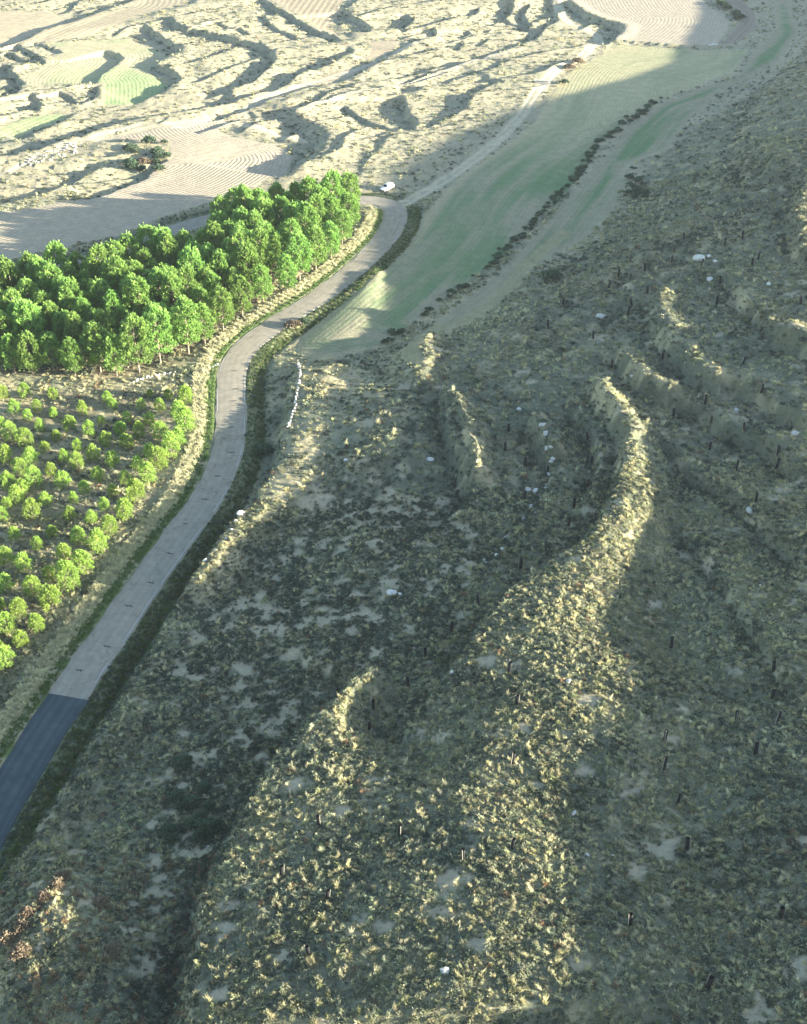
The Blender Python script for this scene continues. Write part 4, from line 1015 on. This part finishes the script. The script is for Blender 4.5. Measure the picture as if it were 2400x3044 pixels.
e = tag(empty('culvert_headwall', (x, y, z), R(-8)), 'small pale concrete culvert headwall where the dirt track narrows', 'culvert')
box('wall', -2.3, 2.3, -.35, .35, -.4, 1.2, M_CONC, e); box('coping', -2.5, 2.5, -.5, .5, 1.2, 1.42, M_CONC, e)
box('wing_wall', -2.8, -2.3, -.3, 1.8, -.4, .8, M_CONC, e); box('wing_wall', 2.3, 2.8, -.3, 1.8, -.4, .8, M_CONC, e)

# ------------------------------------------------------------------ the parked car
M_CAR, n, b = new_mat('white_car_paint'); b.inputs['Base Color'].default_value = (.82, .83, .83, 1); b.inputs['Roughness'].default_value = .3; b.inputs['Specular IOR Level'].default_value = .5; b.inputs['Coat Weight'].default_value = .4
M_GLASS, n, b = new_mat('car_glass'); b.inputs['Base Color'].default_value = (.02, .025, .03, 1); b.inputs['Roughness'].default_value = .08; b.inputs['Specular IOR Level'].default_value = .6
M_TYRE, n, b = new_mat('tyre_rubber'); b.inputs['Base Color'].default_value = (.02, .02, .02, 1)
M_RIM, n, b = new_mat('alloy'); b.inputs['Base Color'].default_value = (.5, .5, .52, 1); b.inputs['Metallic'].default_value = .8; b.inputs['Roughness'].default_value = .35
M_LAMP, n, b = new_mat('lamp_lens'); b.inputs['Base Color'].default_value = (.75, .78, .8, 1); b.inputs['Roughness'].default_value = .15
M_RED, n, b = new_mat('tail_lens'); b.inputs['Base Color'].default_value = (.4, .02, .02, 1)
M_BLK, n, b = new_mat('black_trim'); b.inputs['Base Color'].default_value = (.03, .03, .03, 1)
cx_, cy_, cz_ = on_ground(1152, 563)
rzc = math.atan2(-.78, -.62)
car = tag(empty('parked_car', (cx_, cy_, cz_ + .02), rzc, 1.08), 'white hatchback car parked on the grass beside the road bend', 'car')
def loft(name, secs, mat, parent, smooth=True):
    """secs: list of (x, [(y,z)...] half profile from bottom centre to top centre)"""
    V, F = [], []; k = len(secs[0][1])
    for xx, pr in secs:
        ring = [(xx, yy, zz) for yy, zz in pr] + [(xx, -yy, zz) for yy, zz in pr[::-1]]
        V += ring
    r_ = 2 * k
    for i in range(len(secs) - 1):
        for j in range(r_): F.append((i * r_ + j, (i + 1) * r_ + j, (i + 1) * r_ + (j + 1) % r_, i * r_ + (j + 1) % r_))
    me = bpy.data.meshes.new(name); me.from_pydata(V, [], F + [tuple(range(r_))[::-1], tuple((len(secs) - 1) * r_ + j for j in range(r_))]); me.update()
    for p_ in me.polygons: p_.use_smooth = smooth
    me.materials.append(mat); return mesh_obj(name, me, parent)
def sec(x, wb, zb, wm, zm, wt, zt): return (x, [(wb * .9, zb), (wb, zb + .08), (wm, zm), (wt, zt - .04), (wt * .8, zt)])
body = loft('body', [sec(-2.12, .70, .38, .76, .62, .72, .86), sec(-1.95, .82, .24, .86, .62, .82, .95), sec(-1.0, .84, .2, .89, .62, .86, .97), sec(0, .84, .2, .89, .62, .86, .96), sec(.9, .84, .2, .89, .62, .85, .95), sec(1.3, .83, .2, .88, .6, .82, .90), sec(1.85, .80, .24, .84, .56, .74, .78), sec(2.12, .66, .34, .70, .50, .60, .66)], M_CAR, car)
roof = loft('roof', [(-1.75, [(.74, .94), (.72, 1.15), (.64, 1.38), (.5, 1.44)]), (-1.3, [(.80, .95), (.76, 1.2), (.66, 1.47), (.5, 1.52)]), (-.2, [(.81, .95), (.77, 1.2), (.66, 1.49), (.5, 1.54)]), (.35, [(.80, .94), (.76, 1.18), (.63, 1.44), (.48, 1.49)]), (1.15, [(.76, .90), (.72, .93), (.66, .95), (.5, .96)])], M_CAR, car)
def quad(name, pts, mat, parent): return mesh_obj(name, np_mesh(name, pts, [tuple(range(4))], mat), parent)
def slab(name, pts, mat, parent, t=.02):
    p = np.array(pts); nn = np.cross(p[1] - p[0], p[2] - p[0]); nn /= np.linalg.norm(nn)
    V = np.vstack([p + nn * t, p - nn * t]); return mesh_obj(name, np_mesh(name, V, [(0, 1, 2, 3), (7, 6, 5, 4), (0, 4, 5, 1), (1, 5, 6, 2), (2, 6, 7, 3), (3, 7, 4, 0)], mat), parent)
slab('windscreen', [(1.10, -.64, .98), (1.10, .64, .98), (.46, .56, 1.44), (.46, -.56, 1.44)], M_GLASS, car)
slab('rear_window', [(-1.79, .60, 1.08), (-1.79, -.60, 1.08), (-1.70, -.54, 1.37), (-1.70, .54, 1.37)], M_GLASS, car)
for s_ in (-1, 1):
    slab('side_window', [(.72, s_ * .785, 1.0), (-.18, s_ * .80, 1.0), (-.18, s_ * .70, 1.40), (.40, s_ * .68, 1.38)], M_GLASS, car)
    slab('side_window', [(-.26, s_ * .80, 1.0), (-1.25, s_ * .79, 1.02), (-1.15, s_ * .70, 1.38), (-.26, s_ * .70, 1.40)], M_GLASS, car)
    d_ = slab('door', [(.85, s_ * .878, .30), (-.2, s_ * .878, .30), (-.2, s_ * .882, .92), (.85, s_ * .872, .92)], M_CAR, car, .018)
    box('handle', -.12, .06, s_ * .905 - .012, s_ * .905 + .012, .78, .82, M_BLK, d_, 0)
    d_ = slab('door', [(-.24, s_ * .878, .30), (-1.15, s_ * .878, .34), (-1.15, s_ * .882, .92), (-.24, s_ * .882, .92)], M_CAR, car, .018)
    box('handle', -1.08, -.90, s_ * .905 - .012, s_ * .905 + .012, .78, .82, M_BLK, d_, 0)
    box('headlight', 1.86, 2.06, s_ * .58 - .14, s_ * .58 + .14, .56, .70, M_LAMP, car, .03)
    box('tail_light', -2.13, -2.0, s_ * .66 - .1, s_ * .66 + .1, .7, .92, M_RED, car, .02)
    box('wing_mirror', .62, .80, s_ * .96 - .1, s_ * .96 + .1, .96, 1.10, M_CAR, car, .03)
    for xw in (-1.32, 1.30):
        me = bpy.data.meshes.new('tyre'); bm = bmesh.new(); bmesh.ops.create_cone(bm, cap_ends=True, segments=20, radius1=.32, radius2=.32, depth=.22, matrix=Matrix.Rotation(R(90), 4, 'X'))
        bmesh.ops.bevel(bm, geom=[e_ for e_ in bm.edges if len(e_.link_faces) == 2 and e_.calc_face_angle(0) > 1], offset=.03, segments=2, affect='EDGES')
        bm.to_mesh(me); bm.free(); me.materials.append(M_TYRE)
        wh = mesh_obj('wheel', me, car, (xw, s_ * .80, .32))
        me = bpy.data.meshes.new('rim'); bm = bmesh.new(); bmesh.ops.create_cone(bm, cap_ends=True, segments=16, radius1=.2, radius2=.17, depth=.05, matrix=Matrix.Rotation(R(90) * s_, 4, 'X')); bm.to_mesh(me); bm.free(); me.materials.append(M_RIM)
        mesh_obj('rim', me, wh, (0, s_ * .11, 0))
box('bumper', 2.02, 2.16, -.66, .66, .30, .44, M_BLK, car, .03)
box('grille', 2.06, 2.14, -.32, .32, .48, .58, M_BLK, car, .02)
box('bumper', -2.18, -2.04, -.72, .72, .32, .48, M_BLK, car, .03)
box('number_plate', 2.15, 2.175, -.26, .26, .36, .46, M_LAMP, car, .005)

# ------------------------------------------------------------------ the evening air
M_AIR = bpy.data.materials.new('evening_air'); M_AIR.use_nodes = True
n = M_AIR.node_tree; n.nodes.remove(n.nodes['Principled BSDF'])
pv = n.nodes.new('ShaderNodeVolumePrincipled'); pv.inputs['Color'].default_value = (.82, .92, 1.0, 1); pv.inputs['Density'].default_value = .00006; pv.inputs['Anisotropy'].default_value = .2
n.links.new(pv.outputs[0], n.nodes['Material Output'].inputs['Volume'])
hz = box('haze', -4000, 4000, -150, 1700, -12, 136, M_AIR, None, 0)
tag(hz, 'thin evening haze over the valley and terraces', None, None, 'stuff')
